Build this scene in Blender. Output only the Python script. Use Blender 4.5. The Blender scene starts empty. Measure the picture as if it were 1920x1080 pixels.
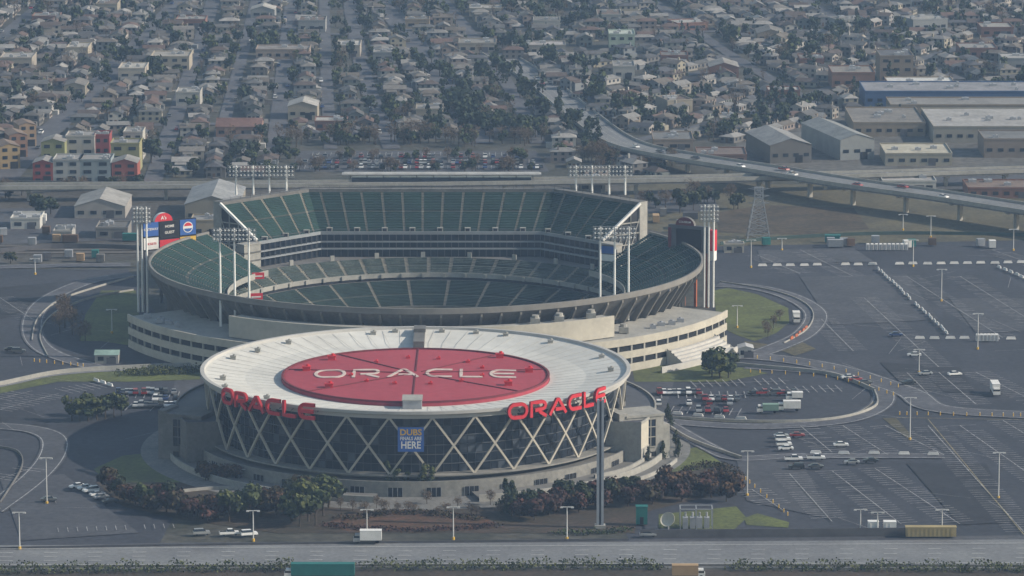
import bpy, math, random, numpy as np
from mathutils import Vector, Matrix
R=random.Random(7)
sc=bpy.context.scene
COL=sc.collection
rad=math.radians
# ---------------------------------------------------------------- camera
F=8000.0; CAM=(28.7,-1276.0,284.0); PITCH=rad(10.42)
cam=bpy.data.cameras.new("camera"); camo=bpy.data.objects.new("camera",cam); COL.objects.link(camo)
cam.sensor_width=36; cam.lens=F/1920*36; cam.clip_start=5; cam.clip_end=20000
camo.location=CAM; camo.rotation_euler=(math.pi/2-PITCH,0,0); sc.camera=camo
cp,sp=math.cos(PITCH),math.sin(PITCH)
def G(u,v,z=0.0):
    a=(u-960)/F; b=(v-540)/F
    dx=a; dy=cp-b*sp; dz=-sp-b*cp
    t=(z-CAM[2])/dz
    return (CAM[0]+t*dx, CAM[1]+t*dy)
def proj(x,y,z=0):
    X=x-CAM[0];Y=y-CAM[1];Z=z-CAM[2]
    dep=Y*cp-Z*sp; up=Y*sp+Z*cp
    return (960+F*X/dep, 540-F*up/dep)
def scale(v):
    x,y=G(960,v); return F/((y-CAM[1])*cp+CAM[2]*sp)
def inpoly(u,v,P):
    c=False;n=len(P);j=n-1
    for i in range(n):
        if (P[i][1]>v)!=(P[j][1]>v) and u<(P[j][0]-P[i][0])*(v-P[i][1])/(P[j][1]-P[i][1])+P[i][0]: c=not c
        j=i
    return c
# ---------------------------------------------------------------- world, sun
sc.view_settings.view_transform='Standard'; sc.view_settings.look='None'; sc.view_settings.exposure=0
w=bpy.data.worlds.new("World"); sc.world=w; w.use_nodes=True
nt=w.node_tree; bg=nt.nodes['Background']
sky=nt.nodes.new('ShaderNodeTexSky'); sky.sky_type='NISHITA'; sky.sun_disc=False
SUN=Vector((1.0,-0.12,0)).normalized(); ELEV=rad(30)
sky.sun_elevation=ELEV; sky.sun_rotation=math.atan2(SUN.x,SUN.y)
sky.air_density=1.5; sky.dust_density=0.8
nt.links.new(sky.outputs[0],bg.inputs[0]); bg.inputs[1].default_value=0.125
sl=bpy.data.lights.new("sun",'SUN'); sl.energy=5.0; sl.angle=rad(0.5); sl.color=(1,0.94,0.85)
so=bpy.data.objects.new("sun",sl); COL.objects.link(so)
sd=Vector((SUN.x*math.cos(ELEV),SUN.y*math.cos(ELEV),math.sin(ELEV)))
so.rotation_euler=sd.to_track_quat('Z','Y').to_euler(); so.location=(500,0,600)
# ---------------------------------------------------------------- materials
MATS={}
def mat(name,c,c2=None,s=0.2,rough=0.85,spec=0.3,rnd=None,s2=None,amt=1.0,bump=0,metal=0,objc=False):
    if name in MATS: return MATS[name]
    m=bpy.data.materials.new(name); m.use_nodes=True; MATS[name]=m
    t=m.node_tree; b=t.nodes['Principled BSDF']; L=t.links
    b.inputs['Roughness'].default_value=rough; b.inputs['Metallic'].default_value=metal
    b.inputs['Specular IOR Level'].default_value=spec
    if c2 is None: c2=tuple(x*0.78 for x in c)
    g=t.nodes.new('ShaderNodeNewGeometry'); src=g.outputs['Position']
    if objc:
        tc=t.nodes.new('ShaderNodeTexCoord'); src=tc.outputs['Object']
    n=t.nodes.new('ShaderNodeTexNoise'); n.inputs['Scale'].default_value=s; n.inputs['Detail'].default_value=6; n.inputs['Roughness'].default_value=0.65
    L.new(src,n.inputs['Vector'])
    cr=t.nodes.new('ShaderNodeValToRGB'); cr.color_ramp.elements[0].position=0.35; cr.color_ramp.elements[1].position=0.65
    cr.color_ramp.elements[0].color=(*c2,1); cr.color_ramp.elements[1].color=(*c,1)
    L.new(n.outputs['Fac'],cr.inputs[0]); out=cr.outputs[0]
    if rnd:
        oi=t.nodes.new('ShaderNodeObjectInfo'); r2=t.nodes.new('ShaderNodeValToRGB'); r2.color_ramp.interpolation='CONSTANT'
        e=r2.color_ramp.elements
        while len(e)<len(rnd): e.new(0.5)
        for i,k in enumerate(rnd): e[i].position=i/len(rnd); e[i].color=(*k,1)
        L.new(oi.outputs['Random'],r2.inputs[0])
        mx=t.nodes.new('ShaderNodeMix'); mx.data_type='RGBA'; mx.blend_type='MULTIPLY'; mx.inputs[0].default_value=1
        L.new(out,mx.inputs[6]); L.new(r2.outputs[0],mx.inputs[7]); out=mx.outputs[2]
    if s2:
        n2=t.nodes.new('ShaderNodeTexNoise'); n2.inputs['Scale'].default_value=s2; n2.inputs['Detail'].default_value=3
        L.new(src,n2.inputs['Vector'])
        mr=t.nodes.new('ShaderNodeMapRange'); mr.inputs[1].default_value=0.3; mr.inputs[2].default_value=0.7; mr.inputs[3].default_value=1-0.4*amt; mr.inputs[4].default_value=1+0.3*amt
        L.new(n2.outputs['Fac'],mr.inputs[0])
        mx=t.nodes.new('ShaderNodeMix'); mx.data_type='RGBA'; mx.blend_type='MULTIPLY'; mx.inputs[0].default_value=1
        L.new(out,mx.inputs[6]); L.new(mr.outputs[0],mx.inputs[7]); out=mx.outputs[2]
    L.new(out,b.inputs['Base Color'])
    if bump:
        bp=t.nodes.new('ShaderNodeBump'); bp.inputs['Strength'].default_value=bump; bp.inputs['Distance'].default_value=0.3
        L.new(n.outputs['Fac'],bp.inputs['Height']); L.new(bp.outputs[0],b.inputs['Normal'])
    return m
asph=mat('asphalt',(0.050,0.053,0.066),(0.031,0.034,0.044),s=0.025,s2=0.5,amt=0.6)
asph2=mat('asphalt_worn',(0.082,0.084,0.094),(0.052,0.054,0.063),s=0.035,s2=0.5,amt=0.6)
road=mat('road_concrete',(0.19,0.195,0.20),(0.14,0.143,0.15),s=0.05,s2=0.8,amt=0.4)
road2=mat('street_asphalt',(0.105,0.107,0.12),(0.07,0.072,0.084),s=0.05,s2=0.5,amt=0.6)
grass=mat('grass',(0.115,0.135,0.038),(0.07,0.078,0.03),s=0.06,s2=0.7,amt=0.8)
drygrass=mat('dry_grass',(0.12,0.105,0.062),(0.065,0.06,0.04),s=0.05,s2=0.5,amt=0.8)
mulch=mat('mulch',(0.07,0.05,0.038),(0.04,0.036,0.026),s=0.08,s2=0.8,amt=0.9)
yard=mat('yard_ground',(0.085,0.08,0.068),(0.034,0.037,0.028),s=0.045,s2=0.3,amt=1)
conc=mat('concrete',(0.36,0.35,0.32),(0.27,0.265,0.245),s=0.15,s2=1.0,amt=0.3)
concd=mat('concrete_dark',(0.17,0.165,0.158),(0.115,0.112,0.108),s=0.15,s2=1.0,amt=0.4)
cream=mat('cream_wall',(0.48,0.45,0.38),(0.40,0.375,0.32),s=0.1,s2=0.6,amt=0.2)
whitep=mat('white_paint',(0.74,0.73,0.71),(0.62,0.61,0.59),s=0.3)
mark=mat('marking_paint',(0.42,0.42,0.42),(0.14,0.14,0.155),s=0.5)
markw=mat('marking_bright',(0.6,0.6,0.58),(0.38,0.38,0.37),s=0.5)
marky=mat('marking_yellow',(0.34,0.28,0.13),(0.14,0.125,0.08),s=0.5)
dark=mat('dark_opening',(0.012,0.013,0.016),(0.008,0.009,0.011))
glassm=mat('dark_glass',(0.022,0.029,0.042),(0.011,0.015,0.022),s=0.12,rough=0.18,spec=0.5)
metal=mat('grey_metal',(0.33,0.34,0.36),(0.25,0.26,0.28),rough=0.5)
metald=mat('dark_metal',(0.10,0.10,0.11),(0.07,0.07,0.08),rough=0.6)
redp=mat('red_paint',(0.58,0.028,0.04),(0.5,0.022,0.034),s=0.1,rough=0.6)
redroof=mat('red_roof',(0.36,0.055,0.075),(0.31,0.044,0.062),s=0.03,s2=0.4,amt=0.25)
redseam=mat('red_roof_seam',(0.16,0.026,0.036))
roofw=mat('white_membrane',(0.61,0.60,0.56),(0.50,0.49,0.455),s=0.035,s2=0.3,amt=0.18)
seat=mat('green_seat',(0.018,0.056,0.048),(0.012,0.036,0.033),s=0.08,s2=1.5,amt=0.6)
seatl=mat('field_seat',(0.020,0.042,0.038),(0.010,0.024,0.022),s=0.2,s2=1.5,amt=0.8)
seatg=mat('grey_green_seat',(0.085,0.105,0.095),(0.03,0.048,0.043),s=0.3,s2=1.5,amt=0.8)
aisle=mat('aisle_concrete',(0.25,0.235,0.195),(0.18,0.17,0.145),s=0.4)
tread=mat('tread_concrete',(0.060,0.075,0.068),(0.044,0.055,0.05),s=0.4)
blue=mat('blue_panel',(0.04,0.11,0.36),(0.035,0.10,0.32))
gold=mat('gold_panel',(0.60,0.38,0.05),(0.55,0.34,0.05))
black=mat('black_panel',(0.015,0.015,0.02))
tealp=mat('teal_panel',(0.02,0.16,0.15))
fencg=mat('fence_screen',(0.05,0.085,0.075))
brown=mat('brown_panel',(0.13,0.08,0.05))
orange=mat('orange_panel',(0.42,0.12,0.05))
# ---------------------------------------------------------------- mesh builder
class MB:
    def __init__(s): s.v=[];s.f=[];s.m=[]
    def quad(s,a,b,c,d,m=0):
        n=len(s.v); s.v+= [tuple(a),tuple(b),tuple(c),tuple(d)]; s.f.append((n,n+1,n+2,n+3)); s.m.append(m)
    def tri(s,a,b,c,m=0):
        n=len(s.v); s.v+= [tuple(a),tuple(b),tuple(c)]; s.f.append((n,n+1,n+2)); s.m.append(m)
    def poly(s,P,z,m=0):
        n=len(s.v); s.v+=[(p[0],p[1],z) for p in P]; s.f.append(tuple(range(n,n+len(P)))); s.m.append(m)
    def box(s,cx,cy,z0,sx,sy,h,rot=0,m=0,mt=None,taper=1.0):
        c,si=math.cos(rot),math.sin(rot); n=len(s.v)
        for z,k in ((z0,1.0),(z0+h,taper)):
            for a,b in ((-1,-1),(1,-1),(1,1),(-1,1)):
                x=a*sx/2*k;y=b*sy/2*k; s.v.append((cx+x*c-y*si,cy+x*si+y*c,z))
        for q in ((0,1,5,4),(1,2,6,5),(2,3,7,6),(3,0,4,7),(3,2,1,0)): s.f.append(tuple(n+i for i in q)); s.m.append(m)
        s.f.append((n+4,n+5,n+6,n+7)); s.m.append(m if mt is None else mt)
    def cyl(s,cx,cy,z0,r,h,n=10,m=0,r2=None,mt=None):
        r2=r if r2 is None else r2; b=len(s.v)
        for i in range(n):
            a=2*math.pi*i/n; s.v.append((cx+r*math.cos(a),cy+r*math.sin(a),z0))
        for i in range(n):
            a=2*math.pi*i/n; s.v.append((cx+r2*math.cos(a),cy+r2*math.sin(a),z0+h))
        for i in range(n):
            j=(i+1)%n; s.f.append((b+i,b+j,b+n+j,b+n+i)); s.m.append(m)
        s.f.append(tuple(range(b+n,b+2*n))); s.m.append(m if mt is None else mt)
    def beam(s,p,q,wd,m=0,wd2=None,n=4):
        p=Vector(p);q=Vector(q);d=(q-p).normalized()
        up=Vector((0,0,1)) if abs(d.z)<0.95 else Vector((0,1,0))
        a=d.cross(up).normalized(); b=a.cross(d).normalized(); w2=wd if wd2 is None else wd2
        k=len(s.v)
        for P,W in ((p,wd),(q,w2)):
            for i in range(n):
                t=2*math.pi*(i+0.5)/n; s.v.append(tuple(P+a*(math.cos(t)*W*0.707)+b*(math.sin(t)*W*0.707)))
        for i in range(n):
            j=(i+1)%n; s.f.append((k+i,k+j,k+n+j,k+n+i)); s.m.append(m)
        s.f.append(tuple(range(k+n-1,k-1,-1))); s.m.append(m); s.f.append(tuple(range(k+n,k+2*n))); s.m.append(m)
    def lathe(s,cx,cy,prof,a0,a1,n,ms):
        full=abs(abs(a1-a0)-360)<1e-6; k=len(prof); b=len(s.v)
        cnt=n if full else n+1
        for i in range(cnt):
            a=rad(a0+(a1-a0)*i/n); c,si=math.cos(a),math.sin(a)
            for r,z in prof: s.v.append((cx+r*c,cy+r*si,z))
        for i in range(n):
            i2=(i+1)%cnt
            for j in range(k-1):
                mm=ms[j] if isinstance(ms,(list,tuple)) else ms
                if mm is None: continue
                s.f.append((b+i*k+j,b+i2*k+j,b+i2*k+j+1,b+i*k+j+1)); s.m.append(mm)
    def add(s,o,M=None,moff=None):
        b=len(s.v)
        A=np.array(o.v); MM=np.array(M); A=A@MM[:3,:3].T+MM[:3,3]; s.v+=list(map(tuple,A.tolist()))
        s.f+=[tuple(i+b for i in f) for f in o.f]
        s.m+=[moff[k] for k in o.m] if moff else o.m
    def mesh(s,name,mats):
        me=bpy.data.meshes.new(name); me.from_pydata(s.v,[],s.f)
        for m in mats: me.materials.append(m)
        me.polygons.foreach_set('material_index',s.m); me.update(); return me
def obj(name,mb,mats,parent=None,loc=None,rot=0,label=None,cat=None,group=None,kind=None,smooth=False):
    me=mb.mesh(name,mats) if isinstance(mb,MB) else mb
    o=bpy.data.objects.new(name,me); COL.objects.link(o)
    if parent: o.parent=parent
    if loc: o.location=loc
    o.rotation_euler[2]=rot
    if label: o['label']=label
    if cat: o['category']=cat
    if group: o['group']=group
    if kind: o['kind']=kind
    if smooth: me.shade_smooth()
    return o
def empty(name,loc,label,cat,group=None):
    o=bpy.data.objects.new(name,None); COL.objects.link(o); o.location=loc; o['label']=label; o['category']=cat
    if group: o['group']=group
    return o
def clone(root,loc,rot=0,s=1.0,label=None,sz=None):
    n=root.copy(); COL.objects.link(n); n.location=loc; n.rotation_euler=(0,0,rot); n.scale=(s,s,s if sz is None else sz)
    if label: n['label']=label
    for c in KIDS.get(root.name,[]):
        k=c.copy(); COL.objects.link(k); k.parent=n
    return n
KIDS={}
def delete(o):
    for c in list(KIDS.get(o.name,[])): bpy.data.objects.remove(c)
    bpy.data.objects.remove(o)
# ---------------------------------------------------------------- ground sheets
SX,SY=-1.4,200.0   # stadium centre
mb=MB(); mb.lathe(SX,SY,[(76,0),(130,0),(300,0),(900,0),(9000,0)],0,360,96,0)
mb.f=[f[::-1] for f in mb.f]
obj('ground',mb,[yard],kind='structure')
ZL=[0.01]
def sheet(name,pts,m,z=None):
    if z is None: ZL[0]+=0.006; z=ZL[0]
    mb=MB(); P=[G(*p) for p in pts]
    ar=sum(P[i][0]*P[(i+1)%len(P)][1]-P[(i+1)%len(P)][0]*P[i][1] for i in range(len(P)))
    if ar<0: P=P[::-1]
    mb.poly(P,z); return obj(name,mb,[m],kind='structure')
def smooth_path(P,n=8):
    out=[]; k=len(P)
    for i in range(k-1):
        p0=P[max(i-1,0)];p1=P[i];p2=P[i+1];p3=P[min(i+2,k-1)]
        for j in range(n):
            t=j/n; out.append(tuple(0.5*((2*b)+(-a+c)*t+(2*a-5*b+4*c-d)*t*t+(-a+3*b-3*c+d)*t**3) for a,b,c,d in zip(p0,p1,p2,p3)))
    out.append(tuple(P[-1])); return out
def offs(P,o):
    out=[]
    for i,p in enumerate(P):
        a=P[max(i-1,0)];b=P[min(i+1,len(P)-1)]; dx,dy=b[0]-a[0],b[1]-a[1]; l=math.hypot(dx,dy) or 1
        out.append((p[0]-dy/l*o,p[1]+dx/l*o))
    return out
def ribbon_mb(mb,W,width,z,m=0,off=0,th=0,zs=None):
    A=offs(W,off+width/2);B=offs(W,off-width/2)
    for i in range(len(W)-1):
        z0=z if zs is None else zs[i]+z; z1=z if zs is None else zs[i+1]+z
        mb.quad((*B[i],z0),(*B[i+1],z1),(*A[i+1],z1),(*A[i],z0),m)
        if th:
            mb.quad((*B[i],z0-th),(*B[i+1],z1-th),(*B[i+1],z1),(*B[i],z0),m)
            mb.quad((*A[i+1],z1-th),(*A[i],z0-th),(*A[i],z0),(*A[i+1],z1),m)
def rpath(px,n=6): return [G(*p) for p in smooth_path(px,n)]
def roadr(name,px,width,m,z=None,lines=True,n=6):
    W=rpath(px,n)
    if z is None: ZL[0]+=0.006; z=ZL[0]
    mb=MB(); ribbon_mb(mb,W,width,z)
    if lines:
        ribbon_mb(mb,W,0.3,z+0.006,1,off=width/2-0.8); ribbon_mb(mb,W,0.3,z+0.006,1,off=-width/2+0.8)
    return obj(name,mb,[m,mark],kind='structure')
sheet('parking_lot_ground',[(1330,455),(1420,438),(2300,448),(2300,1012),(1180,1012),(1120,900),(1230,760),(1190,660),(1330,600)],asph)
sheet('parking_lot_ground',[(-400,505),(240,505),(300,600),(330,690),(340,820),(360,905),(300,1018),(-400,1035)],asph)
sheet('parking_lot_ground',[(300,600),(1300,600),(1250,760),(1180,925),(300,925),(330,690)],asph2)
railm=mat('rail_yard',(0.085,0.078,0.068),(0.05,0.046,0.042),s=0.05,s2=0.5)
sheet('rail_yard_ground',[(-400,360),(1350,340),(1350,455),(-400,505)],railm)
sheet('embankment_ground',[(1180,345),(2200,345),(2200,445),(1340,462),(1180,420)],drygrass)
sheet('parking_lot_ground',[(560,283),(1005,283),(1030,322),(545,322)],asph2)
sheet('industrial_ground',[(1380,225),(1500,215),(1600,190),(2300,190),(2300,335),(1380,320)],mat('industrial_yard',(0.13,0.125,0.115),(0.075,0.073,0.07),s=0.04,s2=0.3))
sheet('service_road',[(-400,1035),(300,1018),(1180,1012),(2300,1000),(2300,1020),(-400,1045)],asph2)
sheet('freeway',[(-600,1026),(600,1020),(2500,1008),(2500,1066),(600,1064),(-600,1072)],road)
sheet('planting_bed',[(-600,1075),(600,1068),(2500,1070),(2500,1160),(-600,1160)],mulch)
sheet('lawn',[(1338,545),(1365,540),(1420,552),(1478,578),(1480,605),(1455,625),(1415,640),(1380,628),(1345,610)],grass)
sheet('lawn',[(160,590),(190,545),(255,545),(262,600),(255,650),(190,640),(150,640)],grass)
sheet('lawn',[(1185,686),(1300,684),(1400,690),(1440,700),(1360,716),(1190,716)],grass)
sheet('lawn',[(0,722),(110,700),(240,692),(375,688),(375,712),(240,716),(110,716),(0,738)],grass)
sheet('planting_bed',[(180,905),(330,880),(420,905),(560,925),(800,932),(1000,925),(1130,905),(1230,875),(1345,868),(1398,900),(1330,930),(1195,965),(1190,1000),(520,1000),(340,975),(230,950)],mulch)
sheet('lawn',[(1200,880),(1245,850),(1310,838),(1372,882),(1352,872),(1250,895),(1215,900)],grass)
sheet('lawn',[(175,880),(230,855),(330,845),(400,885),(380,905),(200,905)],grass)
sheet('lawn',[(1235,965),(1380,950),(1400,972),(1375,995),(1235,990)],grass)
sheet('lawn',[(1395,972),(1420,963),(1480,980),(1478,990),(1400,985)],grass)
sheet('planting_bed',[(610,985),(640,966),(760,955),(900,966),(935,985),(880,996),(660,998)],mat('rust_mulch',(0.11,0.055,0.035),(0.055,0.04,0.025),s=0.3,s2=1.2))
sheet('creek_bank',[(1340,400),(1430,385),(1600,390),(1630,430),(1500,440),(1350,436)],mat('creek_brown',(0.085,0.062,0.038),(0.045,0.036,0.024),s=0.06,s2=0.4))
sheet('yard_paving',[(1190,360),(1330,352),(1350,395),(1190,402)],asph2)
sheet('yard_paving',[(1640,330),(2200,325),(2200,372),(1700,352)],asph2)
sheet('yard_paving',[(-300,400),(250,385),(250,450),(-300,470)],asph2)
for P in ([(1655,785),(1680,784),(1712,820),(1700,822)],[(1395,640),(1480,652),(1470,660),(1400,652)],[(1500,640),(1530,655),(1490,668),(1470,660)]): sheet('median',P,drygrass)
patch_shadow=mat('asphalt_patch_and_shadow',(0.032,0.034,0.042),(0.024,0.025,0.032),s=0.1,s2=0.5,amt=0.5); patl=mat('asphalt_patch_pale',(0.072,0.075,0.086),(0.052,0.054,0.064),s=0.06,s2=0.5,amt=0.6)
for P,m in (([(1500,520),(1700,515),(1760,600),(1560,610)],patl),([(1380,860),(1500,860),(1560,975),(1400,940)],patl),([(1780,560),(1990,560),(1990,620),(1830,625)],patl),([(1650,680),(1800,690),(1830,740),(1700,730)],patch_shadow),([(1700,870),(1850,870),(1900,980),(1800,985)],patch_shadow),([(0,900),(120,890),(260,1000),(40,1015)],patl),([(0,540),(110,530),(60,575),(0,600)],patch_shadow),([(0,770),(60,765),(90,800),(0,805)],patch_shadow),([(1420,470),(1600,466),(1640,492),(1430,494)],patl)): sheet('asphalt_patch_and_shadow',P,m)  # far-left sheet level with the stadium is the scoreboard's shadow painted dark; rest paving
mb=MB(); mb.lathe(-0.7,0,[(84,0.115),(60,0.115)],150,390,80,0); mb.lathe(-0.7,0,[(84,0.1),(60,0.1)],30,150,40,0)
obj('plaza',mb,[mat('plaza_paving',(0.19,0.185,0.175),(0.13,0.13,0.125),s=0.1,s2=0.8,amt=0.5)],kind='structure')
roadr('ring_road',[(1345,535),(1420,540),(1490,560),(1530,590),(1510,625),(1460,650),(1400,668),(1300,672)],9,road2)
roadr('ring_road',[(250,515),(160,530),(80,570),(60,620),(90,660),(180,690)],8,road2)
roadr('ring_road',[(1240,790),(1380,800),(1500,798),(1600,785),(1655,755),(1640,720),(1560,700),(1400,688)],8,road2)
roadr('ramp_road',[(-200,760),(0,722),(100,702),(240,692),(420,686)],7,road)
roadr('ring_road',[(-200,800),(0,800),(90,815),(100,850),(60,900),(-20,960)],9,asph2)
roadr('access_road',[(1200,668),(1400,668),(1560,690),(1700,735),(1780,770),(2100,785)],11,road2)
roadr('access_road',[(1240,790),(1330,840),(1385,860),(1500,856),(1770,856)],7,road2)
roadr('rail_frontage_road',[(-300,508),(60,500),(245,497)],8,road2)
for v0,v1 in ((470,458),(476,464),(463,451)):
    W=rpath([(-300,v0),(300,v0-2),(1340,v1)],4); ZL[0]+=.006; mb=MB(); ribbon_mb(mb,W,3.2,ZL[0],0); ribbon_mb(mb,W,.15,ZL[0]+.15,1,off=.75); ribbon_mb(mb,W,.15,ZL[0]+.15,1,off=-.75); obj('railway_track',mb,[mat('ballast',(.13,.11,.09),(.08,.07,.06),s=1),metal],kind='structure')
STREETS=[[(-330,330),(-60,120),(90,0),(150,-40)],[(-20,370),(60,280),(225,120),(340,0),(380,-45)],[(285,345),(360,130),(400,0),(410,-45)],[(405,285),(450,120),(480,0),(490,-45)],[(515,290),(535,110),(548,0),(550,-45)],
[(620,280),(612,140),(608,0),(606,-45)],[(735,280),(685,150),(655,0),(650,-45)],[(900,270),(850,180),(745,40),(700,-20),(690,-45)],[(1010,270),(940,140),(830,0),(790,-45)]]
SWID=[8,12,8,6,8,6,8,13,7]
for i,s in enumerate(STREETS): roadr('street',s,SWID[i],road2,lines=False)
CROSS=[[(-300,250),(300,235),(1000,228)],[(-300,160),(400,150),(930,140)],[(-300,72),(400,66),(1300,60),(2200,50)],[(1180,268),(1400,215),(1700,120),(2000,30)],[(1060,180),(1500,100),(1900,-20)],[(1220,0),(1380,110),(1560,215)],[(1480,-20),(1640,80),(1800,150)]]
for s in CROSS: roadr('street',s,7,road2,lines=False)
roadr('street',[(-300,356),(500,345),(1300,335)],10,road2)
mb=MB()
def fline(v0,v1,dash,m=0):
    a=G(-500,v0);b=G(2400,v1); L=math.hypot(b[0]-a[0],b[1]-a[1]); n=int(L/12) if dash else 1; z=ZL[0]+.01
    for i in range(n):
        t0=i/n;t1=t0+(0.3/n if dash else 1)
        p=(a[0]+(b[0]-a[0])*t0,a[1]+(b[1]-a[1])*t0);q=(a[0]+(b[0]-a[0])*t1,a[1]+(b[1]-a[1])*t1)
        mb.quad((p[0],p[1]-0.12,z),(q[0],q[1]-0.12,z),(q[0],q[1]+0.12,z),(p[0],p[1]+0.12,z),m)
for v0,v1,d in ((1034,1018,0),(1041,1028,1),(1048,1038,1),(1055,1047,1),(1062,1057,0)): fline(v0,v1,d)
obj('road_markings',mb,[markw],kind='structure')
mb=MB(); ZM=ZL[0]+0.012
def seg(a,b,wd,m=0,world=False):
    if not world: a=G(*a);b=G(*b)
    dx,dy=b[0]-a[0],b[1]-a[1]; l=math.hypot(dx,dy) or 1; nx,ny=-dy/l*wd/2,dx/l*wd/2
    mb.quad((a[0]-nx,a[1]-ny,ZM),(b[0]-nx,b[1]-ny,ZM),(b[0]+nx,b[1]+ny,ZM),(a[0]+nx,a[1]+ny,ZM),m)
def stalls(a,b,length=5.2,pitch=2.7,wd=0.26,both=True,m=0,skip=0.08,spine=True):
    a=G(*a);b=G(*b);dx,dy=b[0]-a[0],b[1]-a[1]; l=math.hypot(dx,dy); ux,uy=dx/l,dy/l; nx,ny=-uy,ux
    n=int(l/pitch)
    for i in range(n+1):
        if R.random()<skip: continue
        p=(a[0]+ux*i*pitch,a[1]+uy*i*pitch)
        s0=-length if both else 0
        seg((p[0]+nx*s0,p[1]+ny*s0),(p[0]+nx*length,p[1]+ny*length),wd,m,True)
    if spine: seg(a,b,wd,m,True)
for (a,b) in [((1500,800),(1560,850)),((1580,800),(1665,855)),((1660,800),(1770,855)),((1480,890),(1560,980)),((1560,885),(1690,985)),((1640,880),(1800,985)),((1740,800),(1920,1000)),((1800,800),(2000,940)),((1880,790),(2060,900)),
  ((1540,600),(1600,660)),((1620,560),(1760,690)),((1500,470),(1600,520)),((1800,520),(1960,620)),((1830,700),(1990,780)),((1700,700),(1740,740)),((1760,700),(1830,760)),((1420,480),(1500,515)),((1700,520),(1880,635)),((1860,470),(2000,520))]: stalls(a,b)
for (a,b) in [((0,770),(110,740)),((0,900),(60,880)),((0,750),(60,735)),((0,560),(60,600)),((120,735),(200,722))]: stalls(a,b)
stalls((110,1000),(330,992),both=False,spine=False,wd=.18)
for (a,b) in [((1240,742),(1400,742)),((1420,735),(1580,730)),((1260,770),(1400,775)),((1300,722),(1480,716)),((225,742),(335,742)),((225,765),(335,768)),((575,290),(990,290)),((565,303),(1000,303)),((560,315),(1010,315)),((1410,920),(1470,960))]: stalls(a,b)
for i in range(34):
    u=R.uniform(1400,1900);v=R.uniform(470,980); seg((u,v),(u+R.uniform(-110,110),v+R.uniform(-30,30)),0.14,0)
for i in range(14):
    u=R.uniform(0,260);v=R.uniform(540,1000); seg((u,v),(u+R.uniform(-90,90),v+R.uniform(-20,20)),0.12,0)
for px in ([(1240,784),(1380,793),(1500,791),(1600,778),(1640,755)],[(1740,788),(1920,1005)],[(1680,785),(1950,790)]):
    W=rpath(px); ribbon_mb(mb,W,0.25,ZM+0.004,1)
obj('parking_markings',mb,[mark,marky],kind='structure')
# ---------------------------------------------------------------- stroke lettering
def arc(cx,cy,rx,ry,a0,a1,n=10): return [(cx+rx*math.cos(rad(a0+(a1-a0)*i/n)),cy+ry*math.sin(rad(a0+(a1-a0)*i/n))) for i in range(n+1)]
T=0.085
def glyph(ch):
    a,b=T,1-T; r=(b-a)/2
    if ch=='O': return 1.55,[arc(1.55-T-r,0.5,r,r,-90,90)+arc(T+r,0.5,r,r,90,270)+[(1.55-T-r,a)]]
    if ch=='C': return 1.35,[[(1.3,b)]+arc(T+r,0.5,r,r,90,270)+[(1.3,a)]]
    if ch=='E': return 1.35,[[(1.3,b)]+arc(T+r,0.5,r,r,90,270)+[(1.3,a)],[(0.2,0.5),(1.2,0.5)]]
    if ch=='L': return 1.15,[[(T,1),(T,a),(1.12,a)]]
    if ch=='R': return 1.4,[[(T,0),(T,b),(0.95,b)]+arc(0.98,0.68,0.27,b-0.68,85,-90,8)+[(0.4,0.41)],[(0.72,0.34),(1.32,0.0)]]
    if ch=='A': return 1.55,[[(0.05,0),(0.72,b),(0.84,b),(1.5,0)],[(0.55,0.30),(1.22,0.30)]]
def lettering(mb,word,fn,m=0,depth=1.0,gap=0.16,sub=0.25,ms=None):
    x=0;tot=0
    for c in word: tot+=glyph(c)[0]+gap
    tot-=gap; k=0
    for c in word:
        wd,ST=glyph(c)
        for S in ST:
            k+=1; P=[S[0]]
            for i in range(1,len(S)):
                L=math.hypot(S[i][0]-S[i-1][0],S[i][1]-S[i-1][1]); n=max(1,int(L/sub))
                for j in range(1,n+1): P.append((S[i-1][0]+(S[i][0]-S[i-1][0])*j/n,S[i-1][1]+(S[i][1]-S[i-1][1])*j/n))
            A=offs(P,T);B=offs(P,-T)
            fr=lambda p,d:fn((x+p[0])/tot,p[1],d+0.004*k)
            for i in range(len(P)-1):
                mb.quad(fr(B[i],depth),fr(B[i+1],depth),fr(A[i+1],depth),fr(A[i],depth),m)
                if depth>0.05:
                    s=m if ms is None else ms
                    mb.quad(fr(A[i],0),fr(A[i+1],0),fr(A[i+1],depth),fr(A[i],depth),s); mb.quad(fr(B[i+1],0),fr(B[i],0),fr(B[i],depth),fr(B[i+1],depth),s)
                    mb.quad(fr(A[i],0),fr(A[i+1],0),fr(B[i+1],0),fr(B[i],0),s)
        x+=wd+gap
def text_mb(s,size,fn,m=0,ext=0.0):
    cu=bpy.data.curves.new('t','FONT'); cu.body=s; cu.size=size; cu.align_x='CENTER'; cu.align_y='CENTER'; cu.resolution_u=3; cu.offset=0.02*size
    o=bpy.data.objects.new('t',cu); COL.objects.link(o); bpy.context.view_layer.update()
    me=bpy.data.meshes.new_from_object(o.evaluated_get(bpy.context.evaluated_depsgraph_get()))
    mb=MB(); mb.v=[fn(v.co.x,v.co.y) for v in me.vertices]; mb.f=[tuple(p.vertices) for p in me.polygons]; mb.m=[m]*len(mb.f)
    bpy.data.objects.remove(o); bpy.data.curves.remove(cu); return mb
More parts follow.
